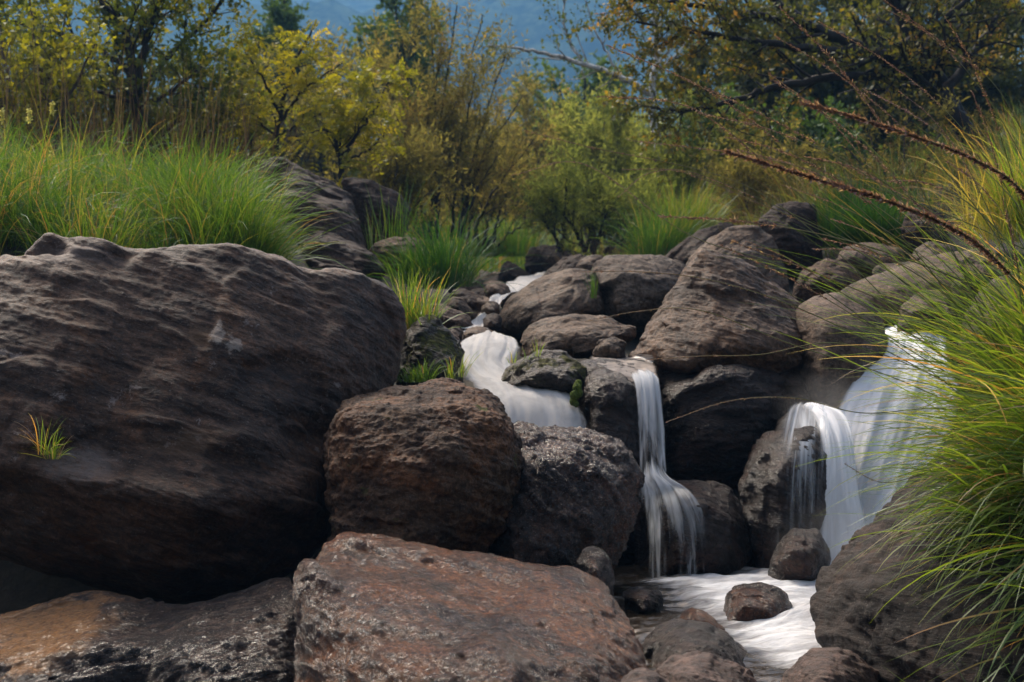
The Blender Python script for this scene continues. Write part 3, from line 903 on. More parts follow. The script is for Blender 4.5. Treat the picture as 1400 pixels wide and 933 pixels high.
def silk_mat(name, lo, hi, su=55.0, sv=2.0, col=(0.88, 0.91, 0.95), trans=0.45, seed=0.0, gloss=0.05, bump=0.5):
    """Water drawn out into silky threads: white threads along the flow, clear between them."""
    T = NT(name)
    uv = T.n('TexCoord').outputs['UV']
    m1 = T.n('Mapping', {'Vector': uv, 'Scale': (su, sv, 1), 'Location': (seed, seed * 2, seed)}).outputs[0]
    m2 = T.n('Mapping', {'Vector': uv, 'Scale': (su * 0.32, sv * 1.3, 1), 'Location': (seed + 5, seed, 2)}).outputs[0]
    s1 = T.tex(m1, 1.0, 3, 0.55, 0.25)
    s2 = T.tex(m2, 1.0, 4, 0.6, 0.6)
    s = T.math('ADD', T.math('MULTIPLY', s1, 0.4), T.math('MULTIPLY', s2, 0.6))
    dens = T.n('Attribute', attribute_name='dens').outputs['Fac']
    v = T.math('ADD', s, T.math('SUBTRACT', dens, 0.5))
    a = T.math('MULTIPLY', T.ramp(v, lo, hi), T.ramp(dens, 0.0, 0.35))
    bp = T.n('Bump', {'Height': s, 'Strength': bump, 'Distance': 0.02}).outputs[0]
    c = T.mix(T.ramp(s2, 0.36, 0.60), tuple(x * 0.80 for x in col), col)
    d = T.n('BsdfDiffuse', {'Color': c, 'Normal': bp}).outputs[0]
    t = T.n('BsdfTranslucent', {'Color': c, 'Normal': bp}).outputs[0]
    w = T.n('MixShader', {0: trans, 1: d, 2: t}).outputs[0]
    g = T.n('BsdfGlossy', {'Roughness': 0.25, 'Normal': bp}).outputs[0]
    w = T.n('MixShader', {0: gloss, 1: w, 2: g}).outputs[0]
    return T.surf(T.n('MixShader', {0: a, 1: T.n('BsdfTransparent').outputs[0], 2: w}).outputs[0])


def ribbon(path, nu=60, nv=160, bulge=0.03, rough=0.012, fade=0.25, drape=None, off=0.012, dens=None, seed=0, su=24.0):
    """A sheet of falling water along path = [(px, py, depth, half width in m, density)]; drape lays it on rocks."""
    c = smooth_poly([P(*p[:3]) for p in path], nv)
    hw = smooth_poly([[p[3], p[4], 0] for p in path], nv)
    u = np.linspace(-1, 1, nu)
    ln = np.concatenate([[0], np.cumsum(np.linalg.norm(np.diff(c, axis=0), axis=1))])
    X = c[:, None, 0] + u[None] * hw[:, None, 0]
    t = np.gradient(c, axis=0)
    t /= np.linalg.norm(t, axis=1)[:, None]
    nrm = np.stack([0 * t[:, 0], -np.abs(t[:, 2]), np.sqrt(1 - np.clip(t[:, 2], -1, 1) ** 2)], -1)
    nrm /= np.linalg.norm(nrm, axis=1)[:, None]
    uu = u[None] * hw[:, None, 0]
    q = np.stack([np.broadcast_to(u[None] * hw[:, None, 0].mean() * su, uu.shape), np.broadcast_to(ln[:, None] * 1.2, uu.shape), np.full(uu.shape, seed * 7.1)], -1).reshape(-1, 3)
    r = fbm(q, 3).reshape(uu.shape) * rough * 2
    h = bulge * (1 - u[None] ** 2) + r
    v = np.stack([X, np.broadcast_to(c[:, None, 1], X.shape), np.broadcast_to(c[:, None, 2], X.shape)], -1) + nrm[:, None] * h[..., None]
    v = v.reshape(-1, 3)
    if drape is not None:
        cam_p = Vector((0, 0, CAM_Z))
        for i in range(len(v)):
            p = Vector(v[i])
            d = (p - cam_p).normalized()
            hit = drape.ray_cast(cam_p + d * 3.9, d, 8.0)
            if hit[0] is not None:
                dist = (hit[0] - cam_p).length - off
                if dist < (p - cam_p).length + 0.10:
                    v[i] = np.array(cam_p + d * min(dist, (p - cam_p).length + 0.05))
        g = v.reshape(nv, nu, 3)
        for _ in range(45):
            g[1:-1] += 0.5 * ((g[:-2] + g[2:]) / 2 - g[1:-1])
            g[:, 1:-1] += 0.25 * ((g[:, :-2] + g[:, 2:]) / 2 - g[:, 1:-1])
        v = g.reshape(-1, 3)
    e = sstep(1 - np.abs(u), 0, fade)[None] * hw[:, None, 1]
    de = np.clip(e + 0.26 * fbm(q * np.array([0.35, 0.8, 1]), 3).reshape(e.shape) * (e > 0.02), 0, 1.2).ravel()
    uv = np.stack([np.broadcast_to(u[None] * hw[:, None, 0].max(), uu.shape), np.broadcast_to(ln[:, None], uu.shape)], -1).reshape(-1, 2)
    return v, grid_faces(nu, nv), dict(dens=de), uv


def water(name, label, v, f, a, uv, mat, cat='waterfall'):
    base = np.array([v[:, 0].mean(), v[:, 1].mean(), v[:, 2].min()])
    o = link(name, mesh_np(name, v - base, f, mat, attrs=a, uv=uv), None, base)
    return tag(o, label, cat)


M_SILK = silk_mat('thin_silky_water', 0.38, 0.74, 55, 2.2, gloss=0.0, bump=0.3, trans=0.55)
M_VEIL = silk_mat('veil_of_water', 0.44, 0.80, 60, 1.2, seed=3)
M_WHITE = silk_mat('white_falling_water', -0.05, 0.32, 34, 1.6, seed=6, gloss=0.0, bump=0.10, trans=0.2, col=(0.95, 0.96, 0.98))
M_FOAM = silk_mat('foaming_water', 0.22, 0.58, 30, 4.5, col=(0.84, 0.82, 0.80), seed=9, gloss=0.0, bump=0.25)
M_FILM = silk_mat('water_film', 0.30, 0.75, 18, 5.0, col=(0.62, 0.54, 0.48), seed=12, gloss=0.10, bump=0.4)

def byl(*starts):
    return [o for l, o in ROCKS.items() if any(l.startswith(s) for s in starts)]


bv_fan = bvh_of(byl('black rounded rock below'))
bv_ledge = bvh_of(byl('dark wet ledge', 'tall pointed', 'low mossy hump'))
bv_veil = bvh_of(byl('dark rock in the falls'))

# thin fall: film over the ledge, free drop, fan over the round rock
v1 = ribbon([(852, 485, 7.35, 0.20, 0.7), (850, 489, 7.05, 0.20, 0.75), (856, 499, 6.75, 0.17, 0.75), (872, 511, 6.5, 0.11, 0.7), (882, 522, 6.34, 0.075, 0.65)],
            nu=60, nv=90, bulge=0.0, rough=0.008, fade=0.35, seed=11, su=20, drape=bv_ledge, off=0.012)
water('stream', 'shallow tan sheet of water sliding over the top of the dark wet ledge', *v1, M_FILM, 'stream')['kind'] = 'structure'
v1 = ribbon([(876, 512, 6.48, 0.080, 0.3), (882, 520, 6.35, 0.072, 0.75), (885, 532, 6.28, 0.068, 0.80), (888, 560, 6.22, 0.070, 0.68), (890, 600, 6.15, 0.072, 0.60), (892, 640, 6.05, 0.076, 0.52), (894, 680, 5.97, 0.09, 0.15)],
            nu=60, nv=200, bulge=0.03, rough=0.006, fade=0.35, seed=1, su=30)
water('waterfall', 'thin silky waterfall dropping from the wet ledge in one narrow strand', *v1, M_SILK)
v1 = ribbon([(890, 605, 6.12, 0.050, 0.05), (892, 634, 6.04, 0.062, 0.38), (896, 655, 5.97, 0.090, 0.62), (912, 672, 5.93, 0.15, 0.62), (924, 705, 5.88, 0.20, 0.50), (928, 745, 5.86, 0.215, 0.44), (929, 795, 5.84, 0.22, 0.42)],
            nu=130, nv=120, bulge=0.02, rough=0.010, fade=0.5, drape=bv_fan, seed=2, su=34)
water('waterfall', 'fan of thin white threads spreading over the black rounded rock', *v1, M_SILK)
# veil over the dark rock
v1 = ribbon([(1104, 546, 6.45, 0.08, 0.3), (1100, 560, 6.28, 0.14, 0.60), (1094, 615, 6.0, 0.19, 0.52), (1090, 700, 5.9, 0.20, 0.46), (1090, 790, 5.85, 0.20, 0.42)],
            nu=90, nv=90, bulge=0.0, rough=0.006, fade=0.5, drape=bv_veil, off=0.01, seed=3, su=34)
water('waterfall', 'faint veil of water running down the dark rock between the two falls', *v1, M_VEIL)
# wide right fall
v1 = ribbon([(1262, 446, 9.4, 0.34, 1.3), (1256, 451, 8.2, 0.26, 1.3), (1253, 459, 7.6, 0.21, 1.2), (1254, 470, 7.18, 0.18, 1.0), (1250, 496, 6.9, 0.20, 1.0), (1236, 528, 6.68, 0.28, 1.25), (1218, 580, 6.48, 0.30, 1.2), (1198, 650, 6.3, 0.28, 1.15), (1180, 725, 6.15, 0.26, 1.2), (1168, 800, 6.02, 0.26, 1.25)],
            nu=110, nv=220, bulge=0.05, rough=0.016, fade=0.6, seed=4, su=12)
water('waterfall', 'wide white waterfall sweeping down to the left behind the foreground grass', *v1, M_WHITE)
v1 = ribbon([(1112, 556, 6.42, 0.08, 0.35), (1132, 570, 6.25, 0.09, 0.6), (1146, 610, 6.1, 0.085, 0.72), (1150, 680, 6.0, 0.10, 0.75), (1156, 740, 5.95, 0.13, 0.85), (1160, 800, 5.9, 0.17, 0.95)],
            nu=70, nv=150, bulge=0.02, rough=0.006, fade=0.7, seed=5, su=20)
water('waterfall', 'narrow white strand falling along the edge of the veiled dark rock', *v1, M_WHITE)
# middle cascade
v1 = ribbon([(668, 466, 7.5, 0.12, 0.7), (668, 473, 7.25, 0.18, 0.95), (664, 486, 7.05, 0.20, 1.0), (662, 505, 6.9, 0.17, 1.0), (678, 524, 6.72, 0.19, 1.0), (712, 540, 6.5, 0.25, 1.0), (728, 562, 6.33, 0.27, 0.95), (734, 600, 6.22, 0.28, 0.95)],
            nu=100, nv=170, bulge=0.05, rough=0.012, fade=0.5, seed=6, su=11)
water('waterfall', 'foaming white cascade bending between the mossy rocks above the red boulder', *v1, M_FOAM)
# rills of the upper stream
v1 = ribbon([(780, 372, 16.5, 0.3, 0.7), (740, 381, 13.5, 0.22, 0.7), (708, 392, 11.4, 0.15, 0.85), (688, 401, 10.5, 0.07, 0.7), (668, 424, 9.3, 0.05, 0.75), (655, 440, 8.6, 0.05, 0.8), (648, 453, 8.1, 0.07, 0.75), (660, 465, 7.65, 0.12, 0.85)],
            nu=50, nv=240, bulge=0.01, rough=0.02, fade=0.3, seed=7, su=9)
o = water('stream', 'narrow white rill running between the stones of the upper stream', *v1, M_FOAM, 'stream')
o['kind'] = 'structure'
v1 = ribbon([(588, 424, 8.9, 0.05, 0.7), (608, 434, 8.6, 0.06, 0.9), (632, 443, 8.35, 0.08, 0.9), (650, 450, 8.1, 0.1, 0.8)], nu=30, nv=60, bulge=0.01, rough=0.01, fade=0.4, seed=8, su=14)
o = water('stream', 'short white side rill sliding past the long brown stone', *v1, M_FOAM, 'stream')
o['kind'] = 'structure'

# the pool below the falls
T = NT('pool_water')
co = T.n('TexCoord').outputs['UV']
fo = T.n('Attribute', attribute_name='foam').outputs['Fac']
w1 = T.tex(T.n('Mapping', {'Vector': co, 'Scale': (3.0, 7.0, 1)}).outputs[0], 1.0, 5, 0.6, 0.6)
w2 = T.tex(T.n('Mapping', {'Vector': co, 'Scale': (8.0, 26.0, 1)}).outputs[0], 1.0, 4, 0.6, 0.4)
s = T.math('ADD', T.math('MULTIPLY', w1, 0.6), T.math('MULTIPLY', w2, 0.4))
a = T.ramp(T.math('ADD', s, T.math('SUBTRACT', fo, 0.5)), 0.24, 0.80)
bp = T.n('Bump', {'Height': s, 'Strength': 0.6, 'Distance': 0.03}).outputs[0]
dark = T.n('BsdfPrincipled', {'Base Color': (0.030, 0.022, 0.014), 'Roughness': 0.12, 'Normal': bp}).outputs[0]
wh = T.mix(T.ramp(s, 0.38, 0.62), (0.50, 0.50, 0.52), (0.86, 0.87, 0.89))
wd = T.n('MixShader', {0: 0.25, 1: T.n('BsdfDiffuse', {'Color': wh, 'Normal': bp}).outputs[0], 2: T.n('BsdfTranslucent', {'Color': wh, 'Normal': bp}).outputs[0]}).outputs[0]
M_POOL = T.surf(T.n('MixShader', {0: a, 1: dark, 2: wd}).outputs[0])
nx, ny = 200, 260
gx, gy = np.meshgrid(np.linspace(0.05, 2.1, nx), np.linspace(3.0, 6.5, ny))
x, y = gx.ravel(), gy.ravel()


def blob(px, d, rx, ry):
    cx = (px - 700) / FPX * d
    return np.exp(-((x - cx) / rx) ** 2 - ((y - d) / ry) ** 2)


foam = 0.20 + 0.72 * blob(1175, 5.95, 0.30, 0.35) + 0.65 * blob(1130, 5.5, 0.35, 0.40) + 0.55 * blob(1010, 5.5, 0.22, 0.30) + 0.6 * blob(1080, 4.75, 0.22, 0.5) + 0.35 * blob(930, 5.75, 0.20, 0.12)
foam -= 0.22 * blob(870, 5.4, 0.10, 0.30) + 0.35 * blob(1060, 4.1, 0.2, 0.25)
pq = np.stack([x * 3.0, y * 5.0, 0 * x], -1)
z = 0.030 * fbm(pq, 4, 0.55) + 0.05 * blob(1160, 5.9, 0.30, 0.25) + 0.05 * blob(1120, 5.0, 0.12, 0.14) + 0.02 * blob(1000, 5.6, 0.3, 0.2)
z += 0.014 * fbm(np.stack([x * 6, y * 14, 0 * x + 3], -1), 3)
z -= 0.05 * sstep(y, 5.0, 3.8) * 1.0
uvp = np.stack([x + 0.35 * (y - 5), y - 0.35 * x], -1)
pool = link('pool_water', mesh_np('pool_water', np.stack([x, y, z], -1), grid_faces(nx, ny), M_POOL, attrs=dict(foam=np.clip(foam, 0, 1.2)), uv=uvp))
tag(pool, 'white foaming pool at the foot of the waterfalls', 'pool', kind='structure')

# spray hanging round the foot of the right fall
T = NT('spray')
co = T.n('TexCoord').outputs['Object']
rad = T.n('VectorMath', {0: co}, operation='LENGTH').outputs['Value']
dn = T.math('MULTIPLY', T.ramp(rad, 1.0, 0.15), T.ramp(T.tex(co, 1.6, 2, 0.5), 0.35, 0.7, 0.25, 1.0))
pv = T.n('VolumePrincipled', {'Color': (0.9, 0.93, 1.0), 'Density': T.math('MULTIPLY', dn, 1.1), 'Anisotropy': 0.3})
T.t.links.new(pv.outputs[0], T.out.inputs['Volume'])
for lb, (px, py, d), sc_ in (('faint spray hanging above the veiled dark rock beside the right waterfall', (1130, 555, 6.2), (0.26, 0.22, 0.20)),
                             ('mist rising from the pool at the foot of the right waterfall', (1150, 745, 5.75), (0.34, 0.26, 0.22))):
    bm = bmesh.new()
    bmesh.ops.create_icosphere(bm, subdivisions=3, radius=1)
    me = bpy.data.meshes.new('spray_mist')
    bm.to_mesh(me)
    bm.free()
    me.materials.append(T.m)
    o = link('spray_mist', me, None, P(px, py, d))
    o.scale = sc_
    tag(o, lb, 'mist', kind='stuff')

# ------------------------------------------------------------------ grass
def blades(M, root, az, lean, length, width, droop, tint, segs=6, rng=None, wav=0.0):
    """Strips of grass bending over from the vertical towards azimuth az."""
    n = len(root)
    t = np.linspace(0, 1, segs + 1)
    th = lean[:, None] + droop[:, None] * t[None] ** 1.4
    h = np.stack([np.cos(az), np.sin(az), 0 * az], -1)
    d = np.sin(th)[..., None] * h[:, None] + np.cos(th)[..., None] * np.array([0, 0, 1.0])
    st = d[:, :-1] * (length / segs)[:, None, None]
    p = root[:, None] + np.concatenate([np.zeros((n, 1, 3)), np.cumsum(st, axis=1)], 1)
    if wav:
        p = p + wav * (length[:, None] * t[None] ** 2)[..., None] * np.stack([np.sin(az * 7 + 3 * t[:, None]).T, np.cos(az * 5 + 2 * t[:, None]).T, 0 * p[..., 0]], -1)
    s = np.stack([-np.sin(az), np.cos(az), 0 * az], -1)
    tw = (rng or np.random).uniform(-0.9, 0.9, n)
    s = s * np.cos(tw)[:, None] + np.array([0, 0, 1.0]) * np.sin(tw)[:, None]
    w = width[:, None] * np.clip(1.15 * (1 - t[None]) ** 0.6, 0.06, 1) * (0.55 + 0.45 * sstep(t, 0, 0.25))[None]
    v = np.stack([p - s[:, None] * w[..., None] / 2, p + s[:, None] * w[..., None] / 2], 2)
    v = v.reshape(n, -1, 3)
    k = np.arange(segs)
    f = np.stack([2 * k, 2 * k + 1, 2 * k + 3, 2 * k + 2], -1)
    F = (np.arange(n)[:, None, None] * (2 * segs + 2) + f[None]).reshape(-1, 4)
    tn = np.repeat((tint[:, None] + 0.12 * t[None] ** 3), 2, axis=1)
    M.add(v.reshape(-1, 3), F, tint=tn.ravel())


G_LUSH = leaf_mat('lush_grass', [(0.0, (0.036, 0.090, 0.014)), (0.35, (0.078, 0.162, 0.022)), (0.65, (0.156, 0.228, 0.029)), (0.85, (0.288, 0.264, 0.060)), (1.0, (0.360, 0.192, 0.072))], 0.42, 0.05)
G_DEEP = leaf_mat('deep_green_grass', [(0.0, (0.022, 0.070, 0.010)), (0.5, (0.050, 0.120, 0.012)), (0.85, (0.11, 0.17, 0.02)), (1.0, (0.26, 0.2, 0.07))], 0.42, 0.04)
G_FORE = leaf_mat('long_yellow_green_grass', [(0.0, (0.049, 0.105, 0.013)), (0.3, (0.105, 0.182, 0.018)), (0.6, (0.210, 0.281, 0.028)), (0.78, (0.365, 0.337, 0.070)), (0.92, (0.505, 0.239, 0.070)), (1.0, (0.561, 0.421, 0.253))], 0.55, 0.05)
G_DRY = leaf_mat('dry_brown_grass', [(0.0, (0.050, 0.030, 0.018)), (0.5, (0.10, 0.062, 0.035)), (1.0, (0.20, 0.145, 0.08))], 0.3, 0.02)
G_SEED = leaf_mat('purple_seed_head', [(0.0, (0.130, 0.065, 0.065)), (0.6, (0.351, 0.189, 0.163)), (1.0, (0.600, 0.416, 0.312))], 0.3, 0.03)
G_STALK = leaf_mat('grass_stalk', [(0.0, (0.09, 0.14, 0.03)), (0.6, (0.16, 0.16, 0.05)), (1.0, (0.26, 0.17, 0.10))], 0.25, 0.05)


def tuft(name, label, spots, n, length, mat, cat='grass tuft', spread=1.0, lean=0.35, droop=1.0, width=0.006, az0=None, azs=3.15, tint=(0.0, 0.75), dry=0.04,
         radius=0.16, segs=6, seed=0, group=None, kind=None, part=None):
    """Blades rooted round the spots (x, y, z): a clump that leans and droops outwards."""
    r = np.random.RandomState(300 + seed)
    k = r.randint(len(spots), size=n)
    ctr = np.array(spots, dtype=float)[k]
    a = r.uniform(0, 2 * np.pi, n)
    rr = radius * np.sqrt(r.uniform(0, 1, n))
    root = ctr + np.stack([np.cos(a) * rr, np.sin(a) * rr, 0 * a], -1)
    az = np.where(r.uniform(size=n) < 0.75, a, r.uniform(0, 2 * np.pi, n)) if az0 is None else az0 + r.normal(size=n) * azs
    ln = length * r.uniform(0.45, 1.1, n)
    so = r.normal(size=len(spots))
    ln = ln * np.clip(1 + 0.24 * r.normal(size=len(spots)), 0.5, 1.5)[k]
    az = az + (0.5 * r.normal(size=len(spots)))[k]
    tn = np.clip(r.uniform(tint[0], tint[1], n) + 0.16 * so[k], 0, 0.8)
    tn = np.where(r.uniform(size=n) < dry, r.uniform(0.85, 1.0, n), tn)
    M = Mesher()
    blades(M, root, az, np.abs(r.normal(size=n)) * lean * spread * (0.4 + rr / radius), ln, width * r.uniform(0.6, 1.3, n), droop * r.uniform(0.3, 1.4, n), tn, segs, r, 0.02)
    o = M.obj(name, mat, part, base=np.array(spots, dtype=float).mean(axis=0) if part is None else None)
    if part is None:
        tag(o, label, cat, group, kind)
    return o


def gspot(px, d, dz=0.0):
    x = (px - 700) / FPX * d
    return (x, d, float(ground_z(x, d)) + dz)


# left bank: one mass of grass nobody could count
r = np.random.RandomState(5)
sp = []
for i in range(150):
    d = r.uniform(6.75, 8.9)
    px = r.uniform(-120, 325 - (d - 7) * 30)
    sp.append(gspot(px, d, -0.03))
tuft('grass', 'thick mass of tall green grass covering the left bank behind the huge boulder', sp, 12000, 0.46, G_LUSH, 'grass', kind='stuff', radius=0.2, lean=0.34, droop=1.5, width=0.006, tint=(0.05, 0.7), dry=0.08, seed=1)
sp = [gspot(px, d, 0.0) for px, d in ((275, 7.3), (302, 7.1), (328, 7.1), (292, 7.6), (258, 7.5), (315, 7.7), (345, 7.2), (352, 7.5))]
tuft('grass_tuft', 'soft rounded grass clump hanging over the right shoulder of the huge left boulder', sp, 4200, 0.50, G_LUSH, radius=0.14, lean=0.38, droop=1.35, width=0.0055, tint=(0.1, 0.7), seed=2)
# dry brown stalks behind it
sp = [gspot(r.uniform(-60, 380), r.uniform(8.9, 10.6)) for i in range(60)]
tuft('dry_grass', 'tall dry brown grass stalks standing behind the green grass on the left bank', sp, 700, 0.9, G_DRY, 'dry grass', kind='stuff', radius=0.3, lean=0.16, droop=0.3, width=0.006, tint=(0, 0.8), seed=3)
# tufts round the stream
tuft('grass_tuft', 'spiky yellow green grass tuft with orange tips at the right end of the huge boulder', [P(556, 456, 6.75), P(568, 455, 6.7), P(578, 462, 6.65)], 330, 0.33, G_FORE, radius=0.06, lean=0.30, droop=0.8, width=0.006, tint=(0.1, 0.55), dry=0.14, seed=4)
tuft('grass_tuft', 'dark green arching grass tuft behind the spiky tuft', [P(590, 395, 9.0), P(612, 392, 8.9), P(570, 390, 9.1)], 1100, 0.46, G_DEEP, radius=0.16, lean=0.4, droop=1.0, width=0.006, tint=(0.0, 0.75), seed=5)
tuft('grass_tuft', 'thin tall grass growing in front of the black slanting slab', [P(520, 345, 10.0), P(535, 340, 10.1)], 70, 0.45, G_DEEP, radius=0.14, lean=0.18, droop=0.4, width=0.006, tint=(0.1, 0.9), seed=6)
tuft('grass_tuft', 'bright emerald grass tuft beside the upright black stone', [P(1150, 338, 10.4), P(1180, 336, 10.3), P(1208, 338, 10.4), P(1165, 332, 10.8), P(1195, 330, 10.8)], 2600, 0.50, G_DEEP, radius=0.17, lean=0.38, droop=0.75, width=0.006, tint=(0.05, 0.6), dry=0.0, seed=7)
tuft('grass_tuft', 'green grass spilling down left of the tilted dark slab', [P(895, 350, 12), P(915, 342, 12.2), P(935, 326, 12.4), P(950, 318, 12.6)], 1700, 0.42, G_LUSH, radius=0.22, lean=0.4, droop=0.9, width=0.007, tint=(0.1, 0.7), seed=8)
tuft('grass_tuft', 'sunny green grass at the far end of the stream under the bushes', [P(px, 350, 17 + (i % 3) * 0.4) for i, px in enumerate((640, 665, 690, 708, 655, 680))], 2200, 0.52, G_LUSH, radius=0.3, lean=0.35, droop=0.8, width=0.010, tint=(0.2, 0.75), seed=9)
tuft('grass_tuft', 'tiny upright grass sprig growing from a crack in the grey boulder', [P(811, 408, 8.3)], 26, 0.20, G_LUSH, radius=0.02, lean=0.18, droop=0.3, width=0.006, tint=(0.3, 0.7), dry=0, seed=10)
tuft('grass_tuft', 'little grass tuft rooted in a crack on the face of the huge left boulder', [P(62, 622, 4.86), P(72, 628, 4.86)], 60, 0.135, G_FORE, radius=0.025, lean=0.45, droop=0.9, width=0.004, tint=(0.15, 0.75), dry=0.25, seed=11)
tuft('grass_tuft', 'short moss green grass on the flank of the low rock left of the cascade', [P(562, 523, 6.3), P(578, 522, 6.3)], 130, 0.10, G_LUSH, radius=0.05, lean=0.5, droop=1.0, width=0.005, tint=(0.2, 0.7), seed=12)
tuft('grass_tuft', 'few pale blades beside the foaming cascade', [P(617, 520, 6.3), P(628, 516, 6.35)], 40, 0.13, G_FORE, radius=0.03, lean=0.5, droop=0.8, width=0.005, tint=(0.4, 0.8), seed=13)
tuft('grass_tuft', 'tiny blades sprouting on the mossy hump above the cascade', [P(700, 497, 6.6), P(722, 492, 6.5), P(735, 488, 6.5)], 30, 0.07, G_FORE, radius=0.02, lean=0.5, droop=0.6, width=0.004, tint=(0.3, 0.7), seed=14)
# right bank: tall grass
sp = [gspot(r.uniform(1020, 1520), r.uniform(10.6, 14.0)) for i in range(120)]
tuft('grass', 'tall mixed grass covering the right bank above the stones', sp, 7500, 0.5, G_LUSH, 'grass', kind='stuff', radius=0.25, lean=0.35, droop=1.0, width=0.007, tint=(0.2, 0.8), dry=0.3, az0=2.6, azs=1.0, seed=15)
sp = [P(1370 + 12 * i, 330 - 4 * i, 7.6 + 0.1 * (i % 3)) for i in range(8)]
tuft('grass_tuft', 'sunlit yellow grass clump at the right edge above the pale boulder', sp, 1500, 0.55, G_FORE, radius=0.2, lean=0.45, droop=1.0, width=0.007, tint=(0.50, 0.78), az0=2.9, azs=0.9, seed=16)
sp = [gspot(r.uniform(1430, 2300), r.uniform(3.6, 10.5), -0.02) for i in range(170)]
tuft('grass', 'rough green grass on the bank right of the pale boulder', sp, 5200, 0.5, G_LUSH, 'grass', kind='stuff', radius=0.28, lean=0.35, droop=1.1, width=0.007, tint=(0.1, 0.75), dry=0.15, seed=40)
sp = [gspot(r.uniform(800, 1140), r.uniform(12.5, 16.0)) for i in range(50)]
tuft('dry_grass', 'faded brown grass between the willow bushes and the upper stones', sp, 3200, 0.65, G_DRY, 'dry grass', kind='stuff', radius=0.3, lean=0.3, droop=0.6, width=0.008, tint=(0.2, 1.0), az0=2.8, azs=1.0, seed=17)
sp = [gspot(r.uniform(560, 900), r.uniform(18, 26)) for i in range(60)]
tuft('grass', 'meadow grass under the bushes at the end of the stream', sp, 4500, 0.7, G_LUSH, 'grass', kind='stuff', radius=0.5, lean=0.3, droop=0.7, width=0.014, tint=(0.1, 0.75), dry=0.15, seed=18)

# ------------------------------------------------------------------ the long grass in the right foreground
fg = empty('grass_clump', P(1440, 600, 4.45))
tag(fg, 'big clump of long yellow green grass hanging from the right into the foreground', 'grass clump')
r = np.random.RandomState(77)
M = Mesher()


def sweep(n, pxr, pyr, dr, az, azs, lean, leans, ln, droop, tint, w=0.0074):
    px = r.uniform(*pxr, n)
    py = r.uniform(*pyr, n)
    d = r.uniform(*dr, n)
    root = np.stack([(px - 700) / FPX * d, d, CAM_Z - (py - 466.5) / FPX * d], -1)
    tn = r.uniform(tint[0], tint[1], n)
    tn = np.where(r.uniform(size=n) < 0.09, r.uniform(0.75, 0.98, n), tn)
    blades(M, root, az + r.normal(size=n) * azs, np.clip(lean + r.normal(size=n) * leans, 0.02, 2.6), ln * r.uniform(0.45, 1.08, n), w * r.uniform(0.5, 1.35, n), droop * r.uniform(0.4, 1.5, n), tn, 9, r, 0.015)


sweep(330, (1400, 1540), (500, 620), (4.3, 4.9), 3.0, 0.5, 0.80, 0.28, 0.72, 0.80, (0.3, 0.74))      # to the upper left
sweep(620, (1420, 1580), (560, 690), (4.1, 4.7), 3.25, 0.5, 1.15, 0.25, 0.70, 0.75, (0.25, 0.72))    # to the left
sweep(760, (1430, 1600), (620, 780), (4.0, 4.5), 3.5, 0.6, 1.35, 0.3, 0.66, 0.95, (0.15, 0.68))      # drooping down the rock
sweep(260, (1330, 1450), (640, 760), (4.05, 4.35), 3.4, 0.5, 1.2, 0.3, 0.50, 1.05, (0.15, 0.68))
sweep(520, (1440, 1600), (740, 900), (3.8, 4.2), 3.6, 0.6, 1.5, 0.3, 0.56, 0.95, (0.08, 0.6))
sweep(480, (1400, 1560), (450, 580), (4.4, 5.0), 2.9, 0.8, 0.45, 0.22, 0.62, 0.5, (0.28, 0.70))      # standing
sweep(110, (1340, 1470), (470, 610), (4.4, 5.0), 3.05, 0.22, 0.80, 0.16, 1.05, 0.45, (0.2, 0.6), 0.0045)   # long thin blades over the rocks
sweep(170, (1360, 1560), (560, 860), (4.0, 4.5), 3.3, 1.0, 1.5, 0.5, 0.38, 0.9, (0.84, 1.0), 0.0055)   # dead blades
M.obj('blade_mass', G_FORE, fg)


def stalk(pts, head, parent, k, thick=0.0022, size=1.0, dens=1.0):
    """A flowering stalk: a thin stem and a purple head of many spikelets over its last part."""
    rr = np.random.RandomState(500 + k)
    c = smooth_poly(PA(pts), 60)
    m = Mesher()
    m.tube(c, np.linspace(thick * 1.2, thick * 0.5, 60), 5, tint=np.repeat(np.linspace(0.1, 1.0, 60), 5))
    st = m.obj('stalk', G_STALK, parent)
    ln = np.concatenate([[0], np.cumsum(np.linalg.norm(np.diff(c, axis=0), axis=1))])
    L = ln[-1]
    n = int(620 * dens * head * L)
    s = L * (1 - head * rr.uniform(0, 1, n) ** 0.9)
    lump = 0.55 + 0.45 * np.sin(s * 95 + k) * np.sin(s * 41)
    b = np.stack([np.interp(s, ln, c[:, i]) for i in range(3)], -1)
    t = (c[-1] - c[-12]) / np.linalg.norm(c[-1] - c[-12])
    dirs = t + rr.normal(size=(n, 3)) * 0.40
    dirs /= np.linalg.norm(dirs, axis=1)[:, None]
    hm = Mesher()
    leaves(hm, b, dirs, 0.0115 * size * (0.6 + 0.8 * lump) * rr.uniform(0.6, 1.2, n), 0.0036 * size, rr.uniform(0, 1, n) ** 1.3, rr)
    v, f, a = hm.arrays()
    h = link('seed_head', mesh_np('seed_head', v - np.array(parent.location), f, G_SEED, attrs=a), st)
    return st


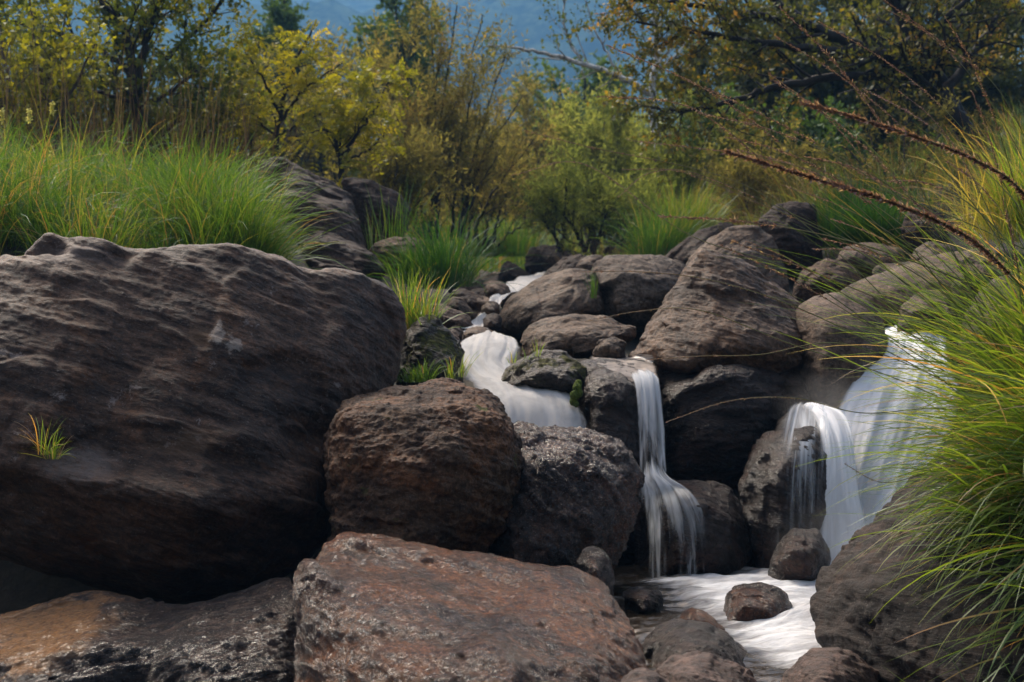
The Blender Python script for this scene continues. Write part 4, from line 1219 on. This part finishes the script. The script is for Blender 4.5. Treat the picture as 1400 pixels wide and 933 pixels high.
def leaves(M, base, dirs, L, W, tint, rng, fold=0.25):
    """Pointed leaf blades, four corners each, slightly folded."""
    n = len(base)
    L = np.broadcast_to(np.asarray(L, dtype=float), (n,))[:, None]
    W = np.broadcast_to(np.asarray(W, dtype=float), (n,))[:, None]
    up = rng.normal(size=(n, 3))
    s = np.cross(dirs, up)
    s /= np.linalg.norm(s, axis=1)[:, None] + 1e-9
    nn = np.cross(s, dirs)
    mid = base + dirs * L * 0.45
    v = np.stack([base, mid + s * W / 2 + nn * W * fold, base + dirs * L, mid - s * W / 2 + nn * W * fold], 1)
    f = np.arange(n)[:, None] * 4 + np.arange(4)[None]
    M.add(v.reshape(-1, 3), f, tint=np.repeat(np.clip(tint, 0, 1), 4))


STALKS = [
    ([(1460, 470, 4.4), (1390, 385, 4.1), (1325, 325, 3.9), (1230, 281, 3.7), (1110, 243, 3.55), (992, 207, 3.45)], 0.70, 1.65, 2.8),
    ([(1470, 380, 4.4), (1400, 265, 4.1), (1330, 217, 3.95), (1260, 190, 3.85), (1180, 164, 3.75), (1098, 141, 3.7)], 0.72, 1.55, 2.8),
    ([(1420, 600, 4.5), (1300, 560, 4.5), (1180, 565, 4.4), (1090, 545, 4.3), (1000, 548, 4.3), (912, 577, 4.2)], 0.42, 0.5, 1.0),
    ([(1400, 590, 4.6), (1290, 520, 4.7), (1150, 470, 4.7), (1040, 485, 4.7), (960, 487, 4.6), (885, 492, 4.6)], 0.45, 0.5, 1.0),
    ([(1400, 600, 4.6), (1230, 520, 4.7), (1080, 470, 4.8), (960, 425, 4.8), (880, 425, 4.8), (800, 440, 4.8)], 0.5, 0.5, 1.0),
    ([(1410, 590, 4.6), (1250, 500, 4.7), (1100, 425, 4.7), (980, 385, 4.7), (880, 372, 4.7), (790, 372, 4.7)], 0.5, 0.6, 1.0),
    ([(1420, 560, 4.7), (1280, 420, 4.8), (1150, 330, 4.8), (1020, 270, 4.8), (930, 235, 4.8), (850, 232, 4.8)], 0.4, 0.6, 1.0),
    ([(1430, 560, 4.7), (1290, 400, 4.9), (1120, 310, 5.0), (960, 240, 5.0), (890, 236, 5.0), (845, 270, 5.0)], 0.3, 0.6, 1.0),
    ([(1420, 590, 4.5), (1280, 480, 4.4), (1150, 400, 4.4), (1080, 355, 4.4), (1020, 330, 4.4)], 0.3, 0.6, 1.0),
    ([(1430, 540, 4.6), (1330, 380, 4.8), (1200, 240, 4.8), (1130, 160, 4.9), (1050, 100, 4.9)], 0.35, 0.7, 1.2),
    ([(1450, 500, 4.6), (1360, 320, 4.8), (1250, 190, 4.8), (1150, 105, 4.9), (1060, 50, 4.9)], 0.35, 0.8, 1.3),
    ([(1460, 480, 4.6), (1400, 300, 4.8), (1310, 170, 4.8), (1220, 90, 4.9), (1120, 30, 4.9)], 0.35, 0.8, 1.3),
    ([(1470, 480, 4.5), (1430, 270, 4.6), (1370, 130, 4.6), (1290, 60, 4.7), (1180, -20, 4.7)], 0.35, 0.8, 1.3),
    ([(1440, 560, 4.6), (1320, 420, 4.7), (1180, 290, 4.7), (1060, 190, 4.8), (960, 120, 4.8), (830, 62, 4.8)], 0.35, 0.9, 1.3),
    ([(1440, 560, 4.7), (1300, 440, 4.9), (1120, 290, 5.0), (990, 175, 5.0), (920, 140, 5.0), (820, 132, 5.0)], 0.3, 0.9, 1.2),
    ([(1400, 620, 4.3), (1290, 640, 4.2), (1210, 660, 4.1), (1155, 635, 4.1)], 0.15, 0.6, 0.8),
    ([(1400, 480, 4.4), (1395, 400, 4.4), (1385, 330, 4.4), (1370, 270, 4.4)], 0.45, 0.9, 1.3),
    ([(1380, 560, 4.5), (1270, 470, 4.6), (1150, 350, 4.7), (1010, 250, 4.8), (800, 200, 4.9), (715, 178, 4.9)], 0.25, 0.6, 1.0),
    ([(1380, 560, 4.5), (1230, 470, 4.6), (1080, 370, 4.7), (940, 320, 4.8), (800, 225, 5.0), (700, 240, 5.0)], 0.3, 0.6, 1.0),
]
r = np.random.RandomState(404)
for i in range(24):
    x1, y1 = r.uniform(860, 1340), r.uniform(-10, 330)
    x0, y0 = r.uniform(1390, 1560), r.uniform(420, 640)
    d0, d1 = r.uniform(4.3, 4.8), r.uniform(4.3, 5.2)
    sag = r.uniform(0.05, 0.22)
    pt = []
    for t in np.linspace(0, 1, 6):
        pt.append((x0 + (x1 - x0) * t, y0 + (y1 - y0) * (t + sag * math.sin(math.pi * t)) + 25 * sag * 4 * t ** 4, d0 + (d1 - d0) * t))
    STALKS.append((pt, r.uniform(0.22, 0.4), r.uniform(0.7, 1.2), r.uniform(0.7, 1.2)))
for k, (pts, head, size, dens) in enumerate(STALKS):
    stalk(pts, head, fg, k, thick=0.0018 + 0.0008 * (size > 1.1), size=size, dens=dens)

# ------------------------------------------------------------------ trees and bushes
def grow(limbs, rng, nsub=9, lsub=0.7, ntwig=6, ltwig=0.28, nleaf=14, up=0.25, ang=0.9, sub_from=0.25, jit=0.03):
    """Branches off the given limbs; returns a tube mesh and leaf seats (points and directions)."""
    M = Mesher()
    lp, ld = [], []
    for pts, r0, r1 in limbs:
        pts = np.asarray(pts, dtype=float)
        n = 8 * (len(pts) - 1) + 1
        c = smooth_poly(pts, n)
        c[1:-1] += rng.normal(size=(n - 2, 3)) * jit * 0.3
        M.tube(c, np.linspace(r0, r1, n), 7)
        tot = np.linalg.norm(np.diff(c, axis=0), axis=1).sum()
        for k in range(int(nsub * (0.5 + 0.5 * tot))):
            t = rng.uniform(sub_from, 1.0)
            i = min(int(t * (n - 1)), n - 2)
            tg = c[i + 1] - c[i]
            tg /= np.linalg.norm(tg) + 1e-9
            rd = rng.normal(size=3)
            rd -= rd @ tg * tg
            rd /= np.linalg.norm(rd) + 1e-9
            d = tg * math.cos(ang) + rd * math.sin(ang) + np.array([0, 0, up])
            d /= np.linalg.norm(d)
            L = lsub * rng.uniform(0.5, 1.1) * (1.1 - 0.5 * t)
            m = 6
            q = [c[i]]
            for j in range(m):
                d = d + rng.normal(size=3) * 0.16 + np.array([0, 0, up * 0.12])
                d /= np.linalg.norm(d)
                q.append(q[-1] + d * L / m)
            q = np.array(q)
            rs = max(r1 * 0.5, (r0 + (r1 - r0) * t) * 0.4)
            M.tube(q, np.linspace(rs, rs * 0.35, m + 1), 5)
            for g in range(ntwig):
                tt = rng.uniform(0.15, 1.0)
                a = min(int(tt * m), m - 1)
                b = q[a] + (q[a + 1] - q[a]) * (tt * m - a if tt < 1 else 1)
                dd = (q[a + 1] - q[a]) / (np.linalg.norm(q[a + 1] - q[a]) + 1e-9) * 0.7 + rng.normal(size=3) * 0.55 + np.array([0, 0, up])
                dd /= np.linalg.norm(dd)
                l = ltwig * rng.uniform(0.5, 1.2)
                e = b + dd * l
                mid = (b + e) / 2 + rng.normal(size=3) * l * 0.08
                M.tube(np.array([b, mid, e]), [rs * 0.3, rs * 0.25, rs * 0.12], 3)
                s = rng.uniform(0.05, 1.05, nleaf)[:, None]
                lp.append(b + (e - b) * s + rng.normal(size=(nleaf, 3)) * 0.012)
                ld.append(dd * 0.5 + rng.normal(size=(nleaf, 3)) * 0.6)
    lp = np.concatenate(lp)
    ld = np.concatenate(ld)
    ld /= np.linalg.norm(ld, axis=1)[:, None]
    return M, lp, ld


def plant(name, label, cat, limbs, leafmat, bark, L, W, seed, tint=(0, 1), pinnate=0, group=None, clump=0.5, **kw):
    rng = np.random.RandomState(1000 + seed)
    M, lp, ld = grow(limbs, rng, **kw)
    base = np.array(limbs[0][0][0], dtype=float)
    root = empty(name, base)
    tag(root, label, cat, group)
    M.obj('trunk', bark, root)
    n = len(lp)
    H = Mesher()
    # light and dark groups of leaves
    tn = np.clip(0.5 + clump * 1.2 * fbm(lp * 2.2 + seed, 2) + rng.normal(size=n) * 0.16, 0, 1) * (tint[1] - tint[0]) + tint[0]
    if pinnate:
        k = pinnate
        rl = L * rng.uniform(0.7, 1.2, n)
        up = rng.normal(size=(n, 3)) * 0.4 + np.array([0, 0, 1.0])
        s = np.cross(ld, up)
        s /= np.linalg.norm(s, axis=1)[:, None]
        for j in range(k):
            t = (j + 1) / (k + 0.5)
            b = lp + ld * (rl * t)[:, None] - np.array([0, 0, 0.25]) * (rl * t * t)[:, None]
            for sg in (-1, 1):
                dr = sg * s + ld * 0.35
                dr /= np.linalg.norm(dr, axis=1)[:, None]
                leaves(H, b, dr, W * 2.6 * (1 - 0.35 * abs(t - 0.5)), W, tn + rng.normal(size=n) * 0.05, rng, 0.1)
    else:
        leaves(H, lp, ld, L * rng.uniform(0.6, 1.25, n), W * rng.uniform(0.7, 1.2, n), tn, rng)
    H.obj('crown', leafmat, root)
    return root


def fan(px, py, d, tips, r0=0.03, r1=0.006, spread=0.4, n=None, rng=None, bend=0.15):
    """Limbs rising from one foot to tips given in the photograph (px, py)."""
    b0 = np.array(P(px, py, d))
    out = []
    for (tx, ty) in tips:
        e = np.array(P(tx, ty, d + rng.uniform(-spread, spread)))
        b = np.array(P(px, py, d)) + np.array([0.35 * (e[0] - b0[0]) + rng.uniform(-0.15, 0.15), rng.uniform(-0.4, 0.4), 0.0]) * (len(out) > 0)
        m = b + (e - b) * 0.45 + np.array([(b[0] - e[0]) * bend, rng.uniform(-0.1, 0.1), 0.0])
        out.append(([b, m, e], r0, r1))
    return out


BARK = bark_mat('brown_bark', (0.030, 0.022, 0.017), (0.085, 0.065, 0.050))
BARK_D = bark_mat('black_bark', (0.008, 0.006, 0.005), (0.026, 0.019, 0.015))
BARK_B = bark_mat('white_birch_bark', (0.16, 0.15, 0.14), (0.62, 0.60, 0.57), 22)
LF_GREEN = leaf_mat('green_yellow_leaf', [(0, (0.045, 0.071, 0.012)), (0.5, (0.135, 0.163, 0.017)), (0.8, (0.336, 0.284, 0.019)), (1, (0.620, 0.468, 0.033))], 0.45)
LF_OLIVE = leaf_mat('dark_olive_leaf', [(0, (0.052, 0.066, 0.016)), (0.6, (0.145, 0.161, 0.026)), (1, (0.401, 0.331, 0.040))], 0.35)
LF_YEL = leaf_mat('yellow_autumn_leaf', [(0, (0.077, 0.099, 0.011)), (0.4, (0.242, 0.234, 0.015)), (0.8, (0.462, 0.382, 0.020)), (1, (0.550, 0.370, 0.033))], 0.45)
LF_TAM = leaf_mat('feathery_olive_leaf', [(0, (0.11, 0.105, 0.045)), (0.5, (0.225, 0.195, 0.075)), (0.8, (0.31, 0.235, 0.09)), (1, (0.38, 0.235, 0.105))], 0.55, 0.0)
LF_WIL = leaf_mat('willow_leaf', [(0, (0.105, 0.13, 0.045)), (0.5, (0.23, 0.26, 0.08)), (1, (0.4, 0.39, 0.125))], 0.55, 0.0)
LF_OAK = leaf_mat('oak_leaf', [(0, (0.046, 0.054, 0.015)), (0.5, (0.139, 0.143, 0.022)), (0.85, (0.355, 0.223, 0.032)), (1, (0.592, 0.258, 0.055))], 0.4)
LF_BIR = leaf_mat('birch_leaf', [(0, (0.040, 0.065, 0.014)), (0.6, (0.085, 0.115, 0.022)), (1, (0.17, 0.16, 0.03))], 0.45)
LF_DARK = leaf_mat('deep_green_leaf', [(0, (0.034, 0.066, 0.018)), (0.6, (0.098, 0.164, 0.029)), (1, (0.263, 0.298, 0.048))], 0.35)
LF_WOOD = leaf_mat('far_mixed_leaf', [(0, (0.045, 0.060, 0.021)), (0.5, (0.105, 0.120, 0.038)), (1, (0.225, 0.195, 0.060))], 0.35, 0.0)
rng = np.random.RandomState(11)

# left: the green tree with the dark forked trunk
d = 12.0
plant('tree', 'green and yellow leaved tree with a dark forked trunk at the upper left', 'tree', [
    ([P(196, 262, d), P(190, 170, d), P(182, 95, d), P(165, 35, d + 0.1), P(120, -20, d + 0.2)], 0.055, 0.025),
    ([P(186, 110, d), P(200, 50, d - 0.1), P(225, -10, d - 0.2)], 0.035, 0.015),
    ([P(188, 130, d), P(235, 70, d + 0.2), P(290, 20, d + 0.3), P(310, -30, d + 0.3)], 0.03, 0.01),
    ([P(188, 150, d), P(240, 120, d - 0.3), P(285, 85, d - 0.4)], 0.02, 0.008),
    ([P(184, 100, d), P(120, 60, d + 0.3), P(50, 40, d + 0.4), P(-30, 20, d + 0.4)], 0.03, 0.01),
    ([P(186, 140, d), P(110, 120, d - 0.2), P(40, 100, d - 0.3)], 0.02, 0.008),
], LF_GREEN, BARK_D, 0.058, 0.036, 1, nsub=15, lsub=0.62, ntwig=7, ltwig=0.26, nleaf=9, tint=(0.05, 0.85))
plant('bush', 'yellow leaved bush filling the top left corner', 'bush', fan(60, 270, 11.0, [(-60, 60), (0, 20), (40, -10), (90, 10), (130, 60), (-20, 120), (60, 90)], rng=rng), LF_YEL, BARK, 0.055, 0.034, 2,
      nsub=9, lsub=0.5, ntwig=6, nleaf=7, tint=(0.0, 0.75), sub_from=0.45)
plant('bush', 'dark olive thicket behind the dry stalks on the left bank', 'bush', fan(130, 300, 12.4, [(-80, 150), (-20, 90), (40, 70), (100, 110), (160, 90), (220, 80), (270, 120), (310, 150), (0, 170), (200, 150), (60, 190), (120, 200), (180, 210), (240, 200), (-40, 200)], rng=rng),
      LF_OLIVE, BARK_D, 0.06, 0.032, 3, nsub=12, lsub=0.7, ntwig=8, nleaf=10, tint=(0, 0.8), sub_from=0.2)
plant('bush', 'light green bush between the forked tree and the yellow shrubs', 'bush', fan(310, 270, 13.0, [(270, 120), (300, 95), (335, 85), (360, 130), (290, 170), (345, 180), (255, 190)], rng=rng), LF_GREEN, BARK, 0.05, 0.03, 4,
      nsub=10, lsub=0.45, ntwig=7, nleaf=9, tint=(0.3, 0.95), sub_from=0.3)
d = 12.2
plant('shrub', 'bright yellow shrub with feather shaped leaves, the taller and more left of the two', 'shrub', [
    ([P(376, 235, d), P(382, 165, d), P(400, 95, d), P(432, 32, d)], 0.028, 0.008),
    ([P(384, 160, d), P(360, 110, d - 0.2), P(336, 72, d - 0.2)], 0.016, 0.006),
    ([P(384, 165, d), P(420, 120, d - 0.2), P(470, 85, d - 0.2)], 0.016, 0.006),
    ([P(380, 190, d), P(350, 160, d - 0.3), P(332, 140, d - 0.3)], 0.013, 0.005),
    ([P(382, 185, d), P(420, 165, d - 0.3), P(445, 150, d - 0.3)], 0.012, 0.005),
], LF_YEL, BARK_D, 0.20, 0.021, 5, nsub=8, lsub=0.40, ntwig=4, ltwig=0.14, nleaf=2, pinnate=7, tint=(0.25, 1.0), up=0.1)
d = 11.6
plant('shrub', 'yellow green shrub with feather shaped leaves rooted beside the black slanting slab', 'shrub', [
    ([P(467, 245, d), P(464, 205, d), P(448, 180, d), P(420, 185, d)], 0.026, 0.008),
    ([P(466, 215, d), P(490, 180, d - 0.1), P(515, 145, d - 0.1), P(532, 110, d)], 0.018, 0.007),
    ([P(466, 225, d), P(500, 205, d + 0.1), P(530, 180, d + 0.1)], 0.012, 0.005),
    ([P(464, 200, d), P(470, 165, d + 0.1), P(480, 130, d + 0.1)], 0.012, 0.005),
], LF_YEL, BARK_D, 0.19, 0.020, 6, nsub=9, lsub=0.36, ntwig=4, ltwig=0.13, nleaf=2, pinnate=7, tint=(0.1, 0.85), up=0.1)
# middle: tall feathery bushes
plant('bush', 'tall feathery olive brown bush with orange shoots in the middle', 'bush', fan(575, 325, 15.0, [(480, 95), (515, 70), (550, 55), (590, 25), (625, 8), (660, 20), (690, 75), (715, 130), (730, 190), (455, 150), (600, 90), (650, 100), (535, 130), (690, 200), (620, 170)], rng=rng, r0=0.018),
      LF_TAM, BARK_D, 0.075, 0.015, 7, nsub=8, lsub=0.75, ntwig=8, ltwig=0.36, nleaf=12, tint=(0.05, 0.95), ang=0.55, up=0.35, sub_from=0.12, clump=0.7)
plant('bush', 'low feathery green brown bush spreading over the far grass', 'bush', fan(640, 335, 16.5, [(590, 240), (630, 210), (670, 205), (710, 225), (740, 250), (560, 270), (690, 265), (745, 290)], rng=rng, r0=0.018),
      LF_TAM, BARK_D, 0.075, 0.015, 8, nsub=9, lsub=0.7, ntwig=8, ltwig=0.34, nleaf=13, tint=(0.0, 0.7), ang=0.6, up=0.3, sub_from=0.15)
plant('bush', 'golden olive feathery bush left of the light green willows', 'bush', fan(730, 325, 19.0, [(690, 160), (720, 140), (750, 150), (770, 190), (700, 220), (760, 240), (680, 250)], rng=rng, r0=0.018),
      LF_TAM, BARK, 0.080, 0.016, 9, nsub=9, lsub=0.85, ntwig=8, ltwig=0.4, nleaf=13, tint=(0.2, 0.9), ang=0.55, up=0.35, sub_from=0.15)
plant('bush', 'light green willow bush with upright shoots, the tallest of the willows', 'bush', fan(830, 335, 17.5, [(775, 200), (795, 160), (825, 140), (850, 150), (880, 175), (900, 215), (780, 250), (860, 230), (820, 210)], rng=rng, r0=0.018),
      LF_WIL, BARK, 0.075, 0.018, 10, nsub=11, lsub=0.7, ntwig=9, ltwig=0.36, nleaf=14, tint=(0.2, 1.0), ang=0.5, up=0.5, sub_from=0.15)
plant('bush', 'yellow green willow bush leaning right behind the upright black stone', 'bush', fan(960, 325, 15.5, [(890, 215), (920, 190), (950, 175), (990, 195), (1030, 200), (1060, 225), (880, 265), (1000, 250), (940, 240)], rng=rng, r0=0.018),
      LF_WIL, BARK, 0.07, 0.017, 11, nsub=11, lsub=0.62, ntwig=9, ltwig=0.32, nleaf=14, tint=(0.15, 0.9), ang=0.5, up=0.45, sub_from=0.15)
plant('bush', 'dull green willow bush low over the flat topped far boulder', 'bush', fan(800, 345, 14.5, [(750, 270), (775, 245), (810, 240), (850, 255), (880, 280), (890, 310), (740, 300), (830, 290)], rng=rng, r0=0.025),
      LF_WIL, BARK_D, 0.065, 0.015, 12, nsub=11, lsub=0.55, ntwig=9, ltwig=0.3, nleaf=14, tint=(0.0, 0.75), ang=0.6, up=0.3, sub_from=0.1)
plant('bush', 'pale olive bush closing the end of the stream left of centre', 'bush', fan(650, 345, 22, [(590, 190), (620, 170), (650, 160), (680, 175), (710, 185), (560, 230), (600, 260), (640, 240), (690, 250), (730, 240), (660, 300), (610, 310), (700, 310)], rng=rng, r0=0.02),
      LF_TAM, BARK, 0.10, 0.022, 31, nsub=9, lsub=0.8, ntwig=8, ltwig=0.45, nleaf=18, tint=(0.3, 0.8), ang=0.6, up=0.3, sub_from=0.05)
plant('bush', 'pale green bush filling the gap behind the tallest willow', 'bush', fan(860, 345, 21, [(770, 190), (810, 170), (850, 165), (890, 170), (930, 180), (760, 240), (800, 250), (850, 240), (900, 245), (940, 250), (830, 300), (890, 300), (780, 300)], rng=rng, r0=0.02),
      LF_WIL, BARK, 0.095, 0.022, 32, nsub=9, lsub=0.8, ntwig=8, ltwig=0.42, nleaf=18, tint=(0.3, 0.8), ang=0.6, up=0.3, sub_from=0.05)
plant('bush', 'brownish olive brush on the slope left of the emerald tuft', 'bush', fan(1040, 325, 14.0, [(960, 220), (1000, 205), (1040, 195), (1080, 205), (1120, 215), (970, 270), (1020, 260), (1080, 265), (1120, 270), (1000, 300), (1060, 300)], rng=rng, r0=0.014),
      LF_TAM, BARK, 0.065, 0.014, 33, nsub=9, lsub=0.45, ntwig=8, ltwig=0.3, nleaf=15, tint=(0.15, 0.75), ang=0.6, up=0.3, sub_from=0.05)
plant('bush', 'olive brush behind the black slanting slab', 'bush', fan(520, 320, 13.5, [(460, 200), (490, 180), (520, 170), (550, 185), (580, 200), (470, 250), (510, 240), (560, 250), (590, 260), (540, 290)], rng=rng, r0=0.014),
      LF_TAM, BARK, 0.065, 0.014, 34, nsub=9, lsub=0.5, ntwig=8, ltwig=0.3, nleaf=15, tint=(0.1, 0.7), ang=0.6, up=0.3, sub_from=0.05)
# behind them
plant('tree', 'dark tree top standing between the blue mountain and the willows', 'tree', fan(790, 340, 30, [(735, 140), (765, 115), (800, 105), (840, 110), (860, 140), (750, 190), (830, 180), (710, 180)], rng=rng, r0=0.09, r1=0.02, spread=1.0),
      LF_DARK, BARK_D, 0.13, 0.085, 13, nsub=8, lsub=1.2, ntwig=8, ltwig=0.6, nleaf=13, tint=(0, 1), sub_from=0.3)
plant('tree', 'dark crown rising behind the feathery middle bush', 'tree', fan(560, 330, 26, [(520, 25), (540, 0), (570, -10), (500, 70), (585, 30), (560, 60)], rng=rng, r0=0.08, r1=0.02, spread=0.8),
      LF_DARK, BARK_D, 0.10, 0.065, 14, nsub=6, lsub=0.8, ntwig=8, ltwig=0.45, nleaf=11, tint=(0.1, 1), sub_from=0.6)
plant('tree', 'small dark tree top poking up behind the bright yellow shrub', 'tree', fan(385, 320, 28, [(375, 15), (388, 0), (398, 25), (360, 55), (410, 60)], rng=rng, r0=0.08, r1=0.02, spread=0.5),
      LF_DARK, BARK_D, 0.10, 0.065, 15, nsub=5, lsub=0.7, ntwig=8, ltwig=0.4, nleaf=12, tint=(0.0, 0.8), sub_from=0.7)
plant('tree', 'brownish green trees massed behind the yellow shrubs', 'tree', fan(440, 330, 22, [(330, 110), (370, 100), (420, 95), (460, 100), (490, 120), (400, 160), (320, 170), (470, 190)], rng=rng, r0=0.08, r1=0.02, spread=0.8),
      LF_TAM, BARK_D, 0.10, 0.04, 16, nsub=7, lsub=1.0, ntwig=8, ltwig=0.5, nleaf=16, tint=(0.0, 0.7), sub_from=0.3)
# the far wood between the bushes and the mountain: one mass
r = np.random.RandomState(99)
H = Mesher()
for i in range(170):
    y = r.uniform(36, 115)
    px = r.uniform(-250, 1650)
    hgt = r.uniform(2.2, 4.6) * (0.7 + y / 90) * (0.62 if 640 < px < 800 else 1.0)
    x = (px - 700) / FPX * y
    zb = float(ground_z(x, y)) - 0.5
    n = 1500
    a = r.normal(size=(n, 3))
    a /= np.linalg.norm(a, axis=1)[:, None]
    a *= r.uniform(0.45, 1.0, n)[:, None] ** 0.5
    p = np.array([x, y, zb + hgt * 0.5]) + a * np.array([hgt * 0.45, hgt * 0.45, hgt * 0.55]) * (1 + 0.5 * fbm(a * 2.5 + i, 2)[:, None])
    dr = r.normal(size=(n, 3)) + np.array([0, 0, 0.4])
    dr /= np.linalg.norm(dr, axis=1)[:, None]
    leaves(H, p, dr, 0.045 * hgt * r.uniform(0.6, 1.2, n), 0.022 * hgt, np.clip(0.35 + 0.3 * r.normal() + 0.2 * r.normal(size=n), 0, 1), r, 0.3)
v, f, a = H.arrays()
o = link('woodland', mesh_np('woodland', v, f, LF_WOOD, attrs=a))
tag(o, 'far mixed wood rising behind the bushes below the blue mountain', 'woodland', kind='stuff')
# birch with its long bough
d = 16.0
plant('birch_tree', 'slender white barked birch with one long bough reaching left', 'tree', [
    ([P(905, 330, d), P(898, 200, d), P(892, 130, d), P(898, 70, d), P(893, 0, d), P(885, -60, d)], 0.06, 0.02),
    ([P(894, 132, d), P(850, 106, d), P(790, 85, d), P(720, 68, d), P(668, 62, d)], 0.042, 0.010),
    ([P(800, 90, d), P(775, 50, d), P(770, 0, d), P(765, -40, d)], 0.016, 0.006),
    ([P(850, 106, d), P(820, 55, d), P(800, 0, d)], 0.016, 0.006),
    ([P(895, 100, d), P(925, 75, d), P(945, 50, d)], 0.02, 0.006),
    ([P(720, 68, d), P(700, 75, d), P(682, 90, d)], 0.012, 0.004),
], LF_BIR, BARK_B, 0.050, 0.034, 17, nsub=6, lsub=0.55, ntwig=4, ltwig=0.25, nleaf=5, tint=(0.1, 0.9), up=0.25)
# the dark oak on the right bank
d = 12.5
plant('oak_tree', 'dark oak leaning over from the right bank with long black boughs', 'tree', [
    ([P(1345, 215, d), P(1310, 165, d), P(1262, 110, d), P(1190, 70, d - 0.2), P(1110, 35, d - 0.3), P(1030, -20, d - 0.3)], 0.10, 0.03),
    ([P(1330, 200, d + 0.1), P(1285, 110, d + 0.2), P(1240, 40, d + 0.3), P(1205, -30, d + 0.3)], 0.08, 0.04),
    ([P(1200, 72, d - 0.2), P(1120, 68, d - 0.4), P(1040, 58, d - 0.5), P(960, 45, d - 0.5), P(870, 30, d - 0.5)], 0.045, 0.010),
    ([P(1250, 105, d), P(1150, 105, d - 0.3), P(1060, 120, d - 0.4), P(1000, 138, d - 0.4), P(940, 152, d - 0.4), P(890, 148, d - 0.4)], 0.045, 0.010),
    ([P(1110, 36, d - 0.3), P(1020, 20, d - 0.2), P(930, 5, d - 0.2), P(860, 0, d - 0.2)], 0.04, 0.012),
    ([P(1290, 130, d), P(1340, 60, d + 0.2), P(1380, 0, d + 0.3)], 0.05, 0.015),
    ([P(1240, 60, d + 0.2), P(1300, 20, d), P(1350, -30, d)], 0.04, 0.015),
], LF_OAK, BARK_D, 0.052, 0.030, 18, nsub=13, lsub=0.75, ntwig=8, ltwig=0.3, nleaf=13, tint=(0.0, 0.95), up=0.12)
plant('bush', 'deep green shady bush under the boughs of the dark oak', 'bush', fan(1060, 290, 15.5, [(960, 170), (1000, 150), (1050, 145), (1100, 150), (1150, 170), (1000, 200), (1090, 200), (1180, 190)], rng=rng, r0=0.018),
      LF_DARK, BARK_D, 0.07, 0.045, 19, nsub=11, lsub=0.6, ntwig=8, nleaf=11, tint=(0, 0.8), sub_from=0.2)
plant('tree', 'shadowed trees closing the view behind the dark oak', 'tree', fan(1200, 300, 19, [(980, 60), (1040, 30), (1100, 20), (1180, 30), (1260, 40), (1340, 60), (1420, 80), (1000, 120), (1120, 100), (1240, 110), (1350, 130), (930, 110), (1050, -40), (1150, -60), (1250, -50), (1340, -40), (1430, -20), (1390, 30), (1100, 60), (1200, 10), (1300, 90)], rng=rng, r0=0.06, r1=0.02, spread=1.0),
      LF_OAK, BARK_D, 0.10, 0.06, 20, nsub=12, lsub=1.1, ntwig=9, ltwig=0.5, nleaf=16, tint=(0, 0.6), sub_from=0.2)
plant('bush', 'tangle of thin brown twigs and small leaves on the right bank below the oak', 'bush', fan(1250, 320, 11.5, [(1150, 200), (1190, 180), (1240, 160), (1290, 170), (1340, 190), (1120, 240), (1200, 250)], rng=rng, r0=0.015),
      LF_TAM, BARK, 0.05, 0.012, 21, nsub=8, lsub=0.5, ntwig=6, nleaf=12, tint=(0, 0.9), sub_from=0.2)

# pale yellow flower spikes in the grass at the left edge
for k, (px, py, d) in enumerate(((2, 150, 8.2), (40, 150, 8.6), (72, 140, 8.6), (20, 212, 8.0), (70, 208, 8.2))):
    b = np.array(gspot(px + 12, d))
    t = np.array(P(px, py, d))
    e = empty('wildflower', b)
    tag(e, 'pale yellow flower spike rising from the grass of the left bank', 'wildflower', 'pale yellow flower spikes')
    m = Mesher()
    c = smooth_poly([b, (b + t) / 2 + np.array([0.02, 0, 0.03]), t], 12)
    m.tube(c, np.linspace(0.003, 0.0018, 12), 4, tint=0.3)
    m.obj('stem', G_STALK, e)
    h = Mesher()
    rr = np.random.RandomState(k)
    n = 46
    dr = rr.normal(size=(n, 3)) + np.array([0, 0, 0.5])
    dr /= np.linalg.norm(dr, axis=1)[:, None]
    leaves(h, t - np.array([0, 0, 1.0]) * rr.uniform(0, 0.075, n)[:, None], dr, 0.024, 0.013, rr.uniform(0, 1, n), rr)
    if k == 0:
        M_FLOWER = leaf_mat('pale_yellow_petal', [(0, (0.55, 0.50, 0.16)), (1, (0.72, 0.66, 0.34))], 0.3, 0)
    h.obj('flower_head', M_FLOWER, e)

# moss cushion on the ledge
m = Mesher()
for k, (px, py, d, s) in enumerate(((789, 531, 6.30, 0.020), (786, 541, 6.29, 0.021), (791, 525, 6.33, 0.016), (784, 549, 6.29, 0.017), (792, 538, 6.29, 0.016), (788, 553, 6.28, 0.012))):
    bm = bmesh.new()
    bmesh.ops.create_icosphere(bm, subdivisions=4, radius=1)
    v = np.array([x.co for x in bm.verts])
    f = np.array([[x.index for x in y.verts] for y in bm.faces])
    bm.free()
    v = v * (1 + 0.35 * fbm(v * 5 + k, 3)[:, None]) * np.array([s, s, s * 1.15]) + np.array(P(px, py, d))
    m.add(v, f)
T = NT('bright_moss')
co = T.n('TexCoord').outputs['Object']
n = T.tex(co, 160, 4, 0.7)
M_MOSS = T.surf(T.n('BsdfPrincipled', {'Base Color': T.mix(T.ramp(n, 0.35, 0.65), (0.045, 0.075, 0.005), (0.14, 0.19, 0.010)), 'Roughness': 0.9,
                                      'Normal': T.n('Bump', {'Height': n, 'Strength': 1.0, 'Distance': 0.01}).outputs[0]}).outputs[0])
o = m.obj('moss_cushion', M_MOSS)
tag(o, 'bright green moss cushion on the side of the dark wet ledge', 'moss')
